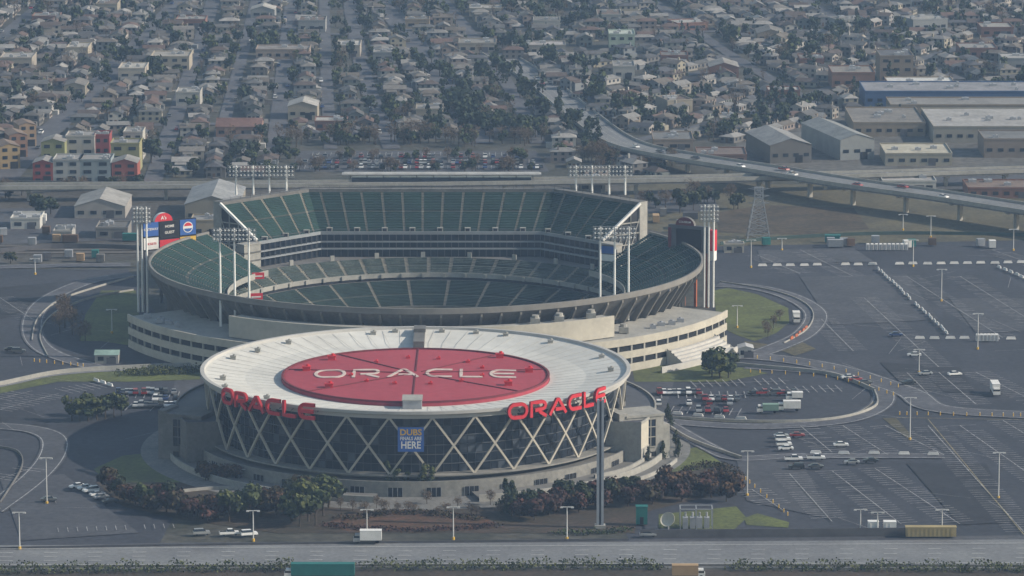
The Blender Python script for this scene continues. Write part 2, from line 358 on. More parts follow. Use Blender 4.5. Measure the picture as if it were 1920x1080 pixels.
# ---------------------------------------------------------------- ARENA
AX=-0.7
arena=empty('arena',(AX,0,0),'round glass arena with crossed concrete braces and white dish roof','arena')
def part(name,mb,mats,parent=arena,**k): return obj(name,mb,mats,parent=parent,**k)
mb=MB()
mb.lathe(0,0,[(41,21.2),(52,22.0),(64.2,24.1),(64.4,24.9),(65.6,24.9),(65.6,24.0),(64.6,23.7),(64.6,22.6),(60,22.4)],0,360,128,[0,0,1,1,1,2,1,2])
mb.f=[f[::-1] for f in mb.f]
roof=part('roof',mb,[roofw,mat('rim_metal',(0.44,0.43,0.41),(0.36,0.355,0.34),s=0.1),concd])
mb=MB()
for i in range(72):
    a=rad(i*5+1); mb.beam((42*math.cos(a),42*math.sin(a),21.26),(63.8*math.cos(a),63.8*math.sin(a),24.02),0.07,0)
part('roof_seam',mb,[mat('seam_grey',(0.48,0.47,0.44))],parent=roof)
mb=MB(); mb.lathe(0,0,[(0,22.9),(39.6,22.35),(40.9,22.2),(40.9,21.0)],0,360,96,[0,0,0]); mb.f=[f[::-1] for f in mb.f]
disc=part('roof_centre',mb,[redroof])
mb=MB()
for d in (12,52,90,128,168,-38,-90,-142):
    a=rad(d); mb.beam((3*math.cos(a),3*math.sin(a),22.9),(40*math.cos(a),40*math.sin(a),22.42),0.4,0)
mb.lathe(0,0,[(40.3,22.3),(40.3,22.75),(40.95,22.75),(40.95,22.2)],0,360,96,0)
part('roof_rib',mb,[redseam],parent=disc)
T=0.08
mb=MB(); lettering(mb,'ORACLE',lambda u,v,d:((u-0.5)*62,(v-0.5)*12.5+0.5,22.80+d*0.3),0,depth=0.5,gap=.3)
mb.v=[(x,y,z+0.12-abs(x)*0.012) for x,y,z in mb.v]
part('roof_lettering',mb,[mat('pale_roof_letter',(0.60,0.51,0.46),(0.48,0.38,0.34),s=.4)],parent=disc)
T=0.085
def ventbox(x,y,z,s,m,par,name='roof_vent'):
    mb=MB(); mb.box(0,0,0,s,s*.8,s*0.55,0,0); mb.box(0,0,s*.55,s*1.15,s*.95,s*0.12,0,0); mb.cyl(s*.15,0,s*.67,s*.22,s*.25,8,0)
    obj(name,mb,[m],parent=par,loc=(x,y,z))
for u,v in ((705,679),(765,671),(822,673),(877,679),(904,690),(904,705),(865,715),(807,720),(740,720),(687,715),(658,704)):
    x,y=G(u,v,22.7); ventbox(x-AX,y,22.4,1.3,redp,disc)
for u,v in ((622,674),(937,670),(953,722),(617,726),(575,694),(992,697)):
    x,y=G(u,v,22.5); ventbox(x-AX,y,22.3,2.3,redp,disc)
for u,v in ((418,708),(437,670),(483,656),(541,641),(700,624),(1128,668),(1145,692),(1032,640),(968,620),(900,619),(830,619),(740,619),(500,745),(420,725)):
    x,y=G(u,v,24.0); r=math.hypot(x-AX,y); k=min(1,62/r); ventbox((x-AX)*k,y*k,23.4,1.7,conc,roof)
mb=MB(); mb.box(0,53,21.5,3.4,22,3.0,0,0); mb.box(0,60,24.5,3.8,6,1.2,0,0); part('roof_walkway',mb,[concd])
mb=MB(); mb.box(0,-43,21.4,5.6,7.5,2.8,0,0); mb.box(0,-43,24.2,6,8,0.25,0,1); part('roof_hatch',mb,[metal,conc])
mb=MB(); mb.lathe(0,0,[(60.3,5.2),(60.3,22.5)],0,360,128,0); drum=part('glass_wall',mb,[glassm])
mb=MB()
for i in range(160):
    a=rad(i*2.25); mb.beam((60.4*math.cos(a),60.4*math.sin(a),5.2),(60.4*math.cos(a),60.4*math.sin(a),22.4),0.14,0)
for z in (8.2,11,13.8,16.6,19.4): mb.lathe(0,0,[(60.4,z-0.1),(60.62,z-0.1),(60.62,z+.1),(60.4,z+.1)],0,360,128,0)
part('window_frame',mb,[mat('mullion',(0.09,0.10,0.115))],parent=drum)
for i in range(64):
    k=R.randrange(80,160); z=R.choice((5.4,8.4,11.2,14,16.8,19.6)); a0=k*2.25+.15; mb=MB(); mb.lathe(0,0,[(60.36+i*.0004,z),(60.36+i*.0004,z+2.4)],a0,a0+1.95,1,0); part('window_blind',mb,[mat('blind',(0.065,0.078,0.098),rough=.4)],parent=drum)
beamm=mat('brace_concrete',(0.44,0.41,0.35),(0.36,0.335,0.285),s=0.2)
NX=32
for i in range(NX):
    c=270+360*i/NX; h=180/NX; mb=MB()
    for sgn in (1,-1):
        prev=None
        for j in range(9):
            t=j/8; a=rad(c+sgn*h*(2*t-1)); r=63.3+0.9*t; p=(r*math.cos(a),r*math.sin(a),5.6+17.2*t)
            if prev: mb.beam(prev,p,0.58+(0.02 if sgn>0 else 0),0)
            prev=p
    part('cross_brace',mb,[beamm])
mb=MB(); mb.lathe(0,0,[(68.2,0),(68.2,4.6),(68.2,4.7),(67.8,4.7),(67.8,3.9),(60.2,3.9),(60.2,5.3),(64.6,5.3),(64.6,5.7),(60.2,5.7)],0,360,128,[0,0,0,0,1,0,0,0,0])
base=part('base_wall',mb,[mat('base_concrete',(0.27,0.262,0.24),(0.19,0.185,0.17),s=0.12,s2=.8,amt=.4),mat('terrace_paving',(0.17,0.165,0.155))])
for k in range(14):
    a=208+k*9.4; mb=MB(); mb.lathe(0,0,[(68.32,0.2),(68.32,2.9)],a,a+3.6,3,0)
    for q in range(4):
        b=rad(a+q*1.2); mb.beam((68.4*math.cos(b),68.4*math.sin(b),0.2),(68.4*math.cos(b),68.4*math.sin(b),2.9),0.14,1)
    part('door',mb,[dark,metal],parent=base)
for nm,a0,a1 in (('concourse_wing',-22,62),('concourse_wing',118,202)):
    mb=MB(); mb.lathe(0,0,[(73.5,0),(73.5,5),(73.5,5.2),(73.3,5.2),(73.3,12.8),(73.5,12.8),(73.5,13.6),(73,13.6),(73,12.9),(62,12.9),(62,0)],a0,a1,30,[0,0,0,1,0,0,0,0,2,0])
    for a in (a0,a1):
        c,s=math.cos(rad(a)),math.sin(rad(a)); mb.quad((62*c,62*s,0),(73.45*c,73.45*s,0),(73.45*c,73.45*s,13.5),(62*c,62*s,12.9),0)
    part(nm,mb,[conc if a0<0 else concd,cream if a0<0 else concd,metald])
for a in (-12,192):
    mb=MB(); mb.lathe(0,0,[(73.7,10.2),(73.9,10.2),(73.9,13.3),(73.7,13.3)],a-3,a+3,4,0); part('wall_banner',mb,[redp])
def tower(cx,cy,rot,wallm):
    t=bpy.data.objects.new('entry_tower',None); COL.objects.link(t); t.parent=arena; t.location=(cx,cy,0); t.rotation_euler[2]=rot
    mb=MB(); mb.box(0,0,0,12,11,13.6); mb.box(0,0,13.6,12.6,11.6,0.7); mb.box(-7.2,-1,0,2.6,9,15); mb.box(7.2,0,0,2.6,9,10.5); obj('wall',mb,[wallm],parent=t)
    mb=MB(); mb.box(0,-5.55,4.2,7,0.2,8.6); obj('window',mb,[glassm],parent=t)
    mb=MB()
    for i in range(5): mb.box(-3.4+i*1.7,-5.7,4.2,0.22,0.25,8.6)
    for z in (4.2,7.2,10.3,12.7): mb.box(0,-5.72,z,7,0.25,0.25)
    obj('window_frame',mb,[wallm],parent=t)
    for i in range(3):
        mb=MB(); mb.box(-2.6+i*2.6,-5.6,0,1.8,0.2,2.7); obj('door',mb,[dark],parent=t)
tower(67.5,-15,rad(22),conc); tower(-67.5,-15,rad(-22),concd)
for (r,h,a0,a1,mm) in ((77,2.2,-75,-8,conc),(82,1.2,-60,-15,conc),(76,2.0,190,262,conc)):
    mb=MB(); mb.lathe(0,0,[(r,0),(r,h),(r-0.5,h),(r-0.5,h-0.9),(68.3,h-0.9)],a0,a1,30,[0,0,0,1]); part('terrace_wall',mb,[mm,MATS['terrace_paving']])
def wallsign(ac,span):
    mb=MB(); Rr=66.6
    def fn(u,v,d):
        a=rad(270+ac+(u-0.5)*span); rr=Rr+d; return (rr*math.cos(a),rr*math.sin(a),21.4+v*4.9)
    lettering(mb,'ORACLE',fn,0,depth=0.9,sub=0.3,ms=1); part('wall_lettering',mb,[redp,mat('dark_red',(0.34,0.015,0.022))])
    mb=MB()
    for i in range(10):
        a=rad(270+ac+(i/9-0.5)*span); mb.beam((65.4*math.cos(a),65.4*math.sin(a),23.8),(66.7*math.cos(a),66.7*math.sin(a),23.4),0.2)
    part('sign_bracket',mb,[metald])
T=0.105
wallsign(-41,33); wallsign(41.5,33.5)
T=0.085
mb=MB(); mb.box(0,-64.9,12.9,7.6,0.2,7.2,0,0); ban=part('banner',mb,[blue])
for s,sz,z,mt,k in (('DUBS',2.0,18.6,gold,1.3),('FINALS ARE',1.15,16.8,whitep,1.05),('HERE',2.4,14.8,whitep,1.05)):
    m2=text_mb(s,sz,lambda x,y:(x*k,-65.03,z+y*1.25)); part('banner_lettering',m2,[mt],parent=ban)
mb=MB(); mb.box(0,70,0,13,7,22,0,0); mb.box(0,70,22,14,8,0.6,0,0); mb.box(-1,66.4,20.6,3.6,0.3,2.8,0,1)
for i in range(9): mb.beam((-6+i*1.5,67,22.6),(-6+i*1.5,67,24.2),0.12,0)
mb.beam((-6.5,67,24.2),(6.5,67,24.2),0.12,0)
part('service_block',mb,[concd,black])
# ---------------------------------------------------------------- STADIUM
st=empty('stadium',(SX,SY,0),'open bowl concrete stadium with green seats and a tall straight grandstand','stadium')
def sp_(name,mb,mats,**k): return obj(name,mb,mats,parent=k.pop('parent',st),**k)
def lerp(a,b,t): return (a[0]+(b[0]-a[0])*t,a[1]+(b[1]-a[1])*t)
def terrace(inner,outer,z0,z1,rows,every):
    mb=MB(); n=len(inner)-1; dz=(z1-z0)/rows
    for r in range(rows):
        t0=r/rows;t1=(r+1)/rows;tm=t0+(t1-t0)*0.45; z=z0+dz*r
        A=[lerp(a,b,t0) for a,b in zip(inner,outer)];M_=[lerp(a,b,tm) for a,b in zip(inner,outer)];B=[lerp(a,b,t1) for a,b in zip(inner,outer)]
        for i in range(n):
            j=i+1; ai=(i%every)==0
            if ai or r==rows//2:
                mb.quad((*A[i],z+.05),(*A[j],z+.05),(*B[j],z+.05),(*B[i],z+.05),2 if ai else 1); mb.quad((*B[i],z+.05),(*B[j],z+.05),(*B[j],z+dz+.05),(*B[i],z+dz+.05),2 if ai else 1)
            else:
                mb.quad((*A[i],z),(*A[j],z),(*M_[j],z),(*M_[i],z),1)
                mb.quad((*M_[i],z),(*M_[j],z),(*M_[j],z+0.42),(*M_[i],z+0.42),0)
                mb.quad((*M_[i],z+.42),(*M_[j],z+.42),(*B[j],z+.5),(*B[i],z+.5),0)
                mb.quad((*B[i],z+.5),(*B[j],z+.5),(*B[j],z+dz+.01),(*B[i],z+dz+.01),1)
    return mb
def circ(r,a0,a1,n): return [(r*math.cos(rad(a0+(a1-a0)*i/n)),r*math.sin(rad(a0+(a1-a0)*i/n))) for i in range(n+1)]
U0,U1=146,394
sp_('seating_deck',terrace(circ(70,U0,U1,372),circ(96.5,U0,U1,372),11,22.6,30,9),[seat,tread,aisle])
sp_('seating_deck',terrace(circ(55,0,360,360),circ(72,0,360,360),-5,2.2,19,12),[seatl,tread,aisle])
sp_('seating_deck',terrace(circ(73.5,0,360,360),circ(82,0,360,360),4.6,9,10,6),[seatg,tread,aisle])
mb=MB(); mb.lathe(0,0,[(0.01,-5),(55,-5)],0,360,64,0); mb.f=[f[::-1] for f in mb.f]; sp_('playing_field',mb,[grass])
mb=MB(); mb.lathe(0,0,[(55,-5),(54.9,-5),(54.9,-4),(55,-4)],0,360,90,0)
mb.lathe(0,0,[(72,2.2),(73.4,2.2),(73.4,3.2),(73.2,3.2),(73.2,4.9),(73.5,4.9),(73.5,4.6)],0,360,120,[0,1,0,2,2,2])
mb.lathe(0,0,[(82,9),(83.5,9),(83.5,11),(84,11),(84,12)],142,398,100,[0,1,1,1])
mb.lathe(0,0,[(70,11.0),(69.9,12.0),(69.7,12.0),(69.7,9.9),(70,9.9),(80,10.4)],U0,U1,150,[2,2,2,2,1])
mb.lathe(0,0,[(82,9.0),(84.2,9.0),(96,9.0)],30,150,60,[0,0])
sp_('fascia_ring',mb,[concd,black,conc])
for i in range(60):
    a=rad(i*6+2); c,s=math.cos(a),math.sin(a)
    if s>-0.3:
        mb=MB(); mb.box(72.9*c,72.9*s,3.2,1.0,0.4,1.5,a+math.pi/2,0); sp_('concourse_pier',mb,[conc])
        if i%2: mb=MB(); mb.box(82.6*c,82.6*s,9,1.6,0.5,2.0,a+math.pi/2,0); sp_('concourse_pier',mb,[conc])
mb=MB(); mb.lathe(0,0,[(96.5,22.6),(96.5,23.5),(97.2,23.5),(97.2,21.6),(95.5,20.0),(88,12.5),(88,0)],U0,U1,150,[0,0,0,1,1,2]); mb.f=[f[::-1] for f in mb.f]
sp_('outer_wall',mb,[mat('rim_concrete',(0.22,0.21,0.195)),concd,dark])
ribm=mat('rib_concrete',(0.20,0.19,0.172))
for i in range(62):
    a=rad(U0+4*i); c,s=math.cos(a),math.sin(a)
    mb=MB(); p=[(96.9,21.8),(96.9,20.4),(91,11),(91,0),(89,0),(89,12.5),(95,20.8)]
    for sgn in(-1,1):
        n=len(mb.v); mb.v+=[(r*c-sgn*0.35*s,r*s+sgn*0.35*c,z) for r,z in p]; mb.f.append(tuple(range(n,n+7)) if sgn<0 else tuple(range(n+6,n-1,-1))); mb.m.append(0)
    for k in range(7):
        k2=(k+1)%7; mb.f.append((k,k2,7+k2,7+k)); mb.m.append(0)
    sp_('rib',mb,[ribm])
CA0,CA1=203,341
mb=MB(); mb.lathe(0,0,[(90,11.6),(97,11.2),(109.6,10.6),(109.6,11.5),(110.2,11.5),(110.2,9.0),(109.5,9.0),(109.5,7.0),(110,7.0),(110,4.6),(109.5,4.6),(109.5,2.6),(110,2.6),(110,0)],CA0,CA1,90,[0,0,1,1,1,1,2,1,1,1,2,1,1]); mb.f=[f[::-1] for f in mb.f]
for a in (CA0,CA1):
    c,s=math.cos(rad(a)),math.sin(rad(a)); mb.quad((88*c,88*s,0),(109.4*c,109.4*s,0),(109.6*c,109.6*s,10.5),(88*c,88*s,11.5),1)
con=sp_('concourse_ring',mb,[conc,cream,dark])
for i in range(46):
    a=rad(CA0+(CA1-CA0)*(i+.5)/46); mb=MB(); mb.box(109.7*math.cos(a),109.7*math.sin(a),0,0.5,0.7,9.2,a); sp_('column',mb,[conc],parent=con)
for i in range(9):
    a=rad(CA0+4+i*2.6+ (0 if i<5 else 100)); mb=MB(); sz=R.uniform(1.6,3); mb.box(0,0,0,sz,sz*.7,1.3); mb.cyl(0,0,1.3,.5,.4,8); sp_('rooftop_unit',mb,[metal],parent=con,loc=(R.uniform(101,106)*math.cos(a),R.uniform(101,106)*math.sin(a),10.9))
mb=MB(); mb.lathe(0,0,[(97.6,17.6),(103.6,17.6),(103.6,18.3),(104.2,18.3),(104.2,11.2)],232,308,50,[0,1,1,1]); mb.f=[f[::-1] for f in mb.f]
for a in (232,308):
    c,s=math.cos(rad(a)),math.sin(rad(a)); mb.quad((97.6*c,97.6*s,11),(104.1*c,104.1*s,11),(104.1*c,104.1*s,18.2),(97.6*c,97.6*s,17.6),1)
sp_('parapet_wall',mb,[conc,cream])
for a in (292,297,304,312):
    c,s=math.cos(rad(a)),math.sin(rad(a)); mb=MB(); mb.box(0,0,0,3.2,3.2,2); mb.cyl(0,0,2,1.2,1,8); sp_('rooftop_unit',mb,[conc],loc=(100.8*c,100.8*s,17.7 if a<308 else 11.2))
prof=[]
for q in range(6): prof+= [(111+q*1.3,5-q*0.85),(112.3+q*1.3,5-q*0.85)]
prof+=[(118.8,0)]
mb=MB(); mb.lathe(0,0,prof,318,334,16,0); mb.f=[f[::-1] for f in mb.f]; mb.lathe(0,0,[(118.9,0),(118.9,2.2),(119.4,2.2),(119.4,0)],312,336,16,0)
for a in (318,334):
    c,s=math.cos(rad(a)),math.sin(rad(a)); mb.quad((110.2*c,110.2*s,0),(118.8*c,118.8*s,0),(118.8*c,118.8*s,.8),(110.2*c,110.2*s,5.6),0)
sp_('entry_stair',mb,[mat('pale_stair',(.5,.49,.46),(.42,.41,.39))])
# --- grandstand
IN=[(-63,62),(-41,84),(41,84),(63,62)]; OUT=[(-77,73),(-46,104),(46,104),(77,73)]
gs=bpy.data.objects.new('grandstand',None); COL.objects.link(gs); gs.parent=st
def samp(P,ns):
    out=[]
    for i,n in enumerate(ns):
        for j in range(n): out.append(lerp(P[i],P[i+1],j/n))
    out.append(P[-1]); return out
NS=(36,96,36); inn=samp(IN,NS); outt=samp(OUT,NS)
sp_('seating_deck',terrace(inn,outt,18.4,30,24,8),[seat,tread,aisle],parent=gs)
mb=MB()
def wallstrip(P,z0,z1,m,off=0.0):
    Q=offs(P,off)
    for i in range(len(Q)-1): mb.quad((*Q[i],z0),(*Q[i+1],z0),(*Q[i+1],z1),(*Q[i],z1),m)
wallstrip(IN,9,18.4,0,-0.3)
for z0,z1,o in ((17.4,18.6,-0.8),(14.5,15.0,-1.3),(11.9,12.4,-1.8)): 
    wallstrip(IN,z0,z1,1,o)
    Q=offs(IN,o);Q2=offs(IN,-0.3)
    for i in range(3): mb.quad((*Q[i],z1),(*Q[i+1],z1),(*Q2[i+1],z1),(*Q2[i],z1),1)
sw=sp_('suite_wall',mb,[glassm,mat('fascia_pale',(0.26,0.28,0.30))],parent=gs)
mb=MB()
Q=offs(inn,-0.9)
for i in range(0,len(Q),3): mb.box(Q[i][0],Q[i][1],9,.25,.5,8.4,0,0)
sp_('suite_divider',mb,[metald],parent=sw)
mb=MB(); BK=[(-80,76),(-47,107),(47,107),(80,76)]
for i in range(3):
    mb.quad((*OUT[i],30),(*OUT[i+1],30),(*OUT[i+1],31.2),(*OUT[i],31.2),0)
    mb.quad((*OUT[i+1],31.2),(*BK[i+1],31.2),(*BK[i],31.2),(*OUT[i],31.2),0)
    mb.quad((*BK[i+1],0),(*BK[i],0),(*BK[i],31.2),(*BK[i+1],31.2),0)
for I,O,B in ((IN[0],OUT[0],BK[0]),(IN[3],OUT[3],BK[3])):
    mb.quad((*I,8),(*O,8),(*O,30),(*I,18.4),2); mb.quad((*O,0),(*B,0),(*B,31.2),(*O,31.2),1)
    off_=(0.25 if I[0]>0 else -0.25)
    f=lambda t,z:(lerp(I,O,t)[0]+off_,lerp(I,O,t)[1]-.25,z)
    mb.beam(f(0,19.0),f(1,30.8),.9,3)
    for t in (.02,.25,.5,.75,.98): mb.beam(f(t,8),f(t,18.6+11.6*t),.45,1)
    for z in (12,16,20,24): 
        t0=max(0.0,(z-18.4)/11.6); mb.beam(f(t0,z),f(1,z),.4,1)
    for k in range(4): mb.beam(f(.02+k*.24,8+2*k),f(.26+k*.24,16+3.2*k),.3,1)
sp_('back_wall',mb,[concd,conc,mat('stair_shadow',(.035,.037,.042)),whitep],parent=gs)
mb=MB()
for i in range(len(outt)):
    if i%4==0: mb.beam((*outt[i],31.2),(*outt[i],32.4),0.12)
for i in range(len(outt)-1): mb.beam((*outt[i],32.4),(*outt[i+1],32.4),0.14)
for i in range(len(inn)-1): mb.beam((*inn[i],19.3),(*inn[i+1],19.3),0.14)
sp_('handrail',mb,[metald],parent=gs)
for i in range(4,len(inn),12):
    mb=MB(); p=inn[i]; mb.box(p[0],p[1]+.6,18.3,2.2,1.6,1.5,0,0); mb.box(p[0],p[1]-.25,18.4,1.4,.1,1.2,0,1); sp_('vomitory',mb,[conc,black],parent=gs)
for sgn in (-1,1):
    mb=MB(); mb.box(sgn*66,59,6,4,8,12,rad(45*sgn),0); mb.box(sgn*66,59,18,4.4,8.4,0.5,rad(45*sgn),0)
    for z in (9,12,15): mb.box(sgn*65.9,58.8,z,4.2,8.2,0.4,rad(45*sgn),1)
    sp_('stair_tower',mb,[conc,concd],parent=gs)
mb=MB(); mb.box(0,0,0,6,0.8,6.5,rad(-25),0); mb.box(0.1,-0.45,0.6,5.2,0.2,2.4,rad(-25),1); mb.box(0.1,-0.45,3.4,5.2,0.2,2.6,rad(-25),2)
x,y=G(1138,492,14); sp_('score_display',mb,[metald,whitep,blue],loc=(x-SX,y-SY,14))
for u,v in ((484,517),(481,556)):
    x,y=G(u,v+6,10); mb=MB(); mb.box(0,0,0,4.4,0.4,2.3,rad(10),0); mb.box(-.1,-0.25,0.8,3.4,0.1,0.5,rad(10),1); sp_('advertising_panel',mb,[redp,whitep],loc=(x-SX,y-SY,10))
# ---------------------------------------------------------------- stadium floodlights
polew=mat('pole_white',(0.80,0.80,0.78),(0.72,0.72,0.70),s=.3)
def floodlight(px,vb,zb,vt,rackw,rows,cols,label,rot=0,depth=None):
    u0=sum(px)/len(px); X,Y=G(u0,vb,zb)
    if depth is not None: Y=depth; dd=(Y-CAM[1])*cp-(zb-CAM[2])*sp; X=CAM[0]+(u0-960)*dd/F
    dd=(Y-CAM[1])*cp-(zb-CAM[2])*sp; s=F/dd
    H=(proj(X,Y,zb)[1]-vt)/s/cp
    r=empty('floodlight_tower',(X,Y,zb),label,'floodlight','stadium floodlights'); r.rotation_euler[2]=rot
    for u in px:
        mb=MB(); mb.cyl((u-u0)/s,0,0,0.42,H,8,0,0.3); obj('pole',mb,[polew],parent=r)
    W=rackw/s; rh=rows*1.5
    mb=MB()
    for k in range(rows+1): mb.beam((-W/2,-0.6,H-rh+k*1.5),(W/2,-0.6,H-rh+k*1.5),0.14)
    for k in range(7): mb.beam((-W/2+W*k/6,-0.6,H-rh-0.3),(-W/2+W*k/6,-0.6,H+0.3),0.14)
    obj('lamp_rack',mb,[metal],parent=r)
    lm=MB(); lm.cyl(0,0,0,0.42,0.4,8,0,0.26); lm.v=[(x,-z*1.0-0.7,y) for x,y,z in lm.v]; me=lm.mesh('lamp',[mat('lamp_glass',(0.55,0.56,0.56),(0.36,0.36,0.36),rough=0.3)])
    for a in range(rows):
        for b in range(cols):
            o=bpy.data.objects.new('lamp',me); COL.objects.link(o); o.parent=r; o.location=(-W/2+W*(b+.5)/cols,0,H-rh+0.75+a*1.5)
    return r
floodlight((414,441,468),612,12,428,82,3,12,'white three-pole floodlight tower beside the stadium bowl')
floodlight((1125,1152,1178),600,12,425,80,3,12,'white three-pole floodlight tower beside the stadium bowl')
floodlight((260,268,277),585,2,388,34,4,6,'white three-pole floodlight tower on the outer stadium edge')
floodlight((1320,1328,1337),576,2,384,36,4,6,'white three-pole floodlight tower on the outer stadium edge')
floodlight((443,475,505,537),375,29,310,124,3,18,'wide floodlight rack above the tall grandstand',depth=200+104)
floodlight((1080,1110,1142,1172),375,29,310,120,3,18,'wide floodlight rack above the tall grandstand',depth=200+104)
# ---------------------------------------------------------------- scoreboards
def scoreboard(u,v,Y,W,H,rot,left):
    dd=(Y-CAM[1])*cp-(20-CAM[2])*sp; X=CAM[0]+(u-960)*dd/F
    r=empty('scoreboard',(X,Y,0),'large stadium scoreboard with coloured panels and a red arch' if left else 'dark stadium scoreboard on orange columns with an arched top','scoreboard'); r.rotation_euler[2]=rot
    mb=MB(); mb.box(0,0,20,W,1.6,H); obj('cabinet',mb,[black if left else metald],parent=r)
    for x in (-W*.42,-W*.14,W*.14,W*.42):
        mb=MB(); mb.box(x,0.4,0,0.9,0.9,20); obj('column',mb,[metald if left else orange],parent=r)
    z=20; mb=MB()
    P=[(3.6*math.cos(rad(a)),3.0*math.sin(rad(a))) for a in range(0,181,12)]
    for y in(-0.8,0.8): mb.v+=[(p[0]-W*.1,y,z+H+p[1]) for p in P]
    k=len(P); mb.f.append(tuple(range(k))); mb.f.append(tuple(range(2*k-1,k-1,-1)))
    for i in range(k-1): mb.f.append((i,k+i,k+i+1,i+1))
    mb.m=[0,0]+[1]*(k-1); obj('arch_sign',mb,[redp if left else mat('maroon',(0.15,0.03,0.04)),whitep if left else concd],parent=r)
    m2=text_mb("A's" if left else "COLISEUM",1.8 if left else 1.0,lambda x,y:(x-W*.1,-0.84,z+H+1.2+y)); obj('sign_lettering',m2,[whitep],parent=r)
    if left:
        PN=[(-W*.34,z+H*.5,W*.27,H*.5,blue),(-W*.34,z+H*.02,W*.27,H*.42,whitep),(0,z+H*.38,W*.36,H*.58,black),(0,z+H*.02,W*.36,H*.3,redp),(W*.34,z+H*.42,W*.29,H*.56,blue),(W*.34,z+H*.02,W*.29,H*.34,gold)]
        for x,zz,ww,hh,mm in PN:
            mb=MB(); mb.box(x,-0.9,zz,ww,0.2,hh); obj('display_panel',mb,[mm],parent=r)
        mb=MB(); n=16; c=(W*.34,z+H*.7)
        for mtl,a0,a1 in ((0,15,165),(1,195,345)):
            k=len(mb.v); mb.v+=[(c[0]+1.7*math.cos(rad(a0+(a1-a0)*i/n)),-1.06,c[1]+1.7*math.sin(rad(a0+(a1-a0)*i/n))) for i in range(n+1)]; mb.f.append(tuple(range(k,k+n+1))); mb.m.append(mtl)
        k=len(mb.v); mb.v+=[(c[0]+2.0*math.cos(rad(i*20)),-1.03,c[1]+2.0*math.sin(rad(i*20))) for i in range(18)]; mb.f.append(tuple(range(k,k+18))); mb.m.append(2)
        obj('round_emblem',mb,[redp,blue,whitep],parent=r)
        for t,x,zz,s_,mm in (('GATEWAY',-W*.34,z+H*.75,1.2,whitep),('HOME',0,z+H*.8,1.3,whitep),('GUEST',0,z+H*.58,1.3,whitep),('TICKETS',-W*.34,z+H*.22,1.1,redp),('pepsi',W*.34,z+H*.2,1.4,blue)):
            m2=text_mb(t,s_,lambda a,b:(a+x,-1.08,zz+b)); obj('panel_lettering',m2,[mm],parent=r)
    else:
        mb=MB(); mb.box(W*.5+1,0,z+1,2.2,2.2,H-2); obj('side_panel',mb,[redp],parent=r)
        mb=MB(); mb.box(-W*.46,-0.95,z+1,1.2,0.2,H-2); obj('display_panel',mb,[MATS['maroon']],parent=r)
        mb=MB(); mb.box(W*.5+1,0,z-2.5,2.1,2.1,3.4); obj('side_panel',mb,[whitep],parent=r)
        mb=MB(); mb.box(0,-.92,z+1,W*.6,.2,H-2.2); obj('display_panel',mb,[black],parent=r)
scoreboard(316,440,240,22,10,rad(32),True)
scoreboard(1293,430,232,16,9.5,rad(-25),False)
# ---------------------------------------------------------------- trees
leafs={
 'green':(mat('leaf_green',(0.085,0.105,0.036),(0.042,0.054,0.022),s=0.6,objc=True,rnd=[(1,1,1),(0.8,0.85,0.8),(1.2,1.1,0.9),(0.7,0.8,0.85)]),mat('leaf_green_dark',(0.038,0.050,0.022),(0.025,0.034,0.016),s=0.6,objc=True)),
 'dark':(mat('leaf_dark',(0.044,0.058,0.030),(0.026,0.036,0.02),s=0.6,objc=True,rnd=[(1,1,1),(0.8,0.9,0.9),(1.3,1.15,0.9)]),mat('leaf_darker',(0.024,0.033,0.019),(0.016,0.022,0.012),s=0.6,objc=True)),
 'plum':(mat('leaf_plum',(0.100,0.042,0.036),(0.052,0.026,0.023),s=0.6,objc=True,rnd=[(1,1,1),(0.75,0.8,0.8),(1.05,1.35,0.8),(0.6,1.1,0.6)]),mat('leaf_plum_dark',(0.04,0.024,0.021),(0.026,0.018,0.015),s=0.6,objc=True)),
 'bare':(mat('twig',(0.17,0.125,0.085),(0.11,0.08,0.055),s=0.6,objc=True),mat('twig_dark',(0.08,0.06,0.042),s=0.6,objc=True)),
}
bark=mat('bark',(0.07,0.055,0.04),(0.045,0.035,0.028),s=2,objc=True)
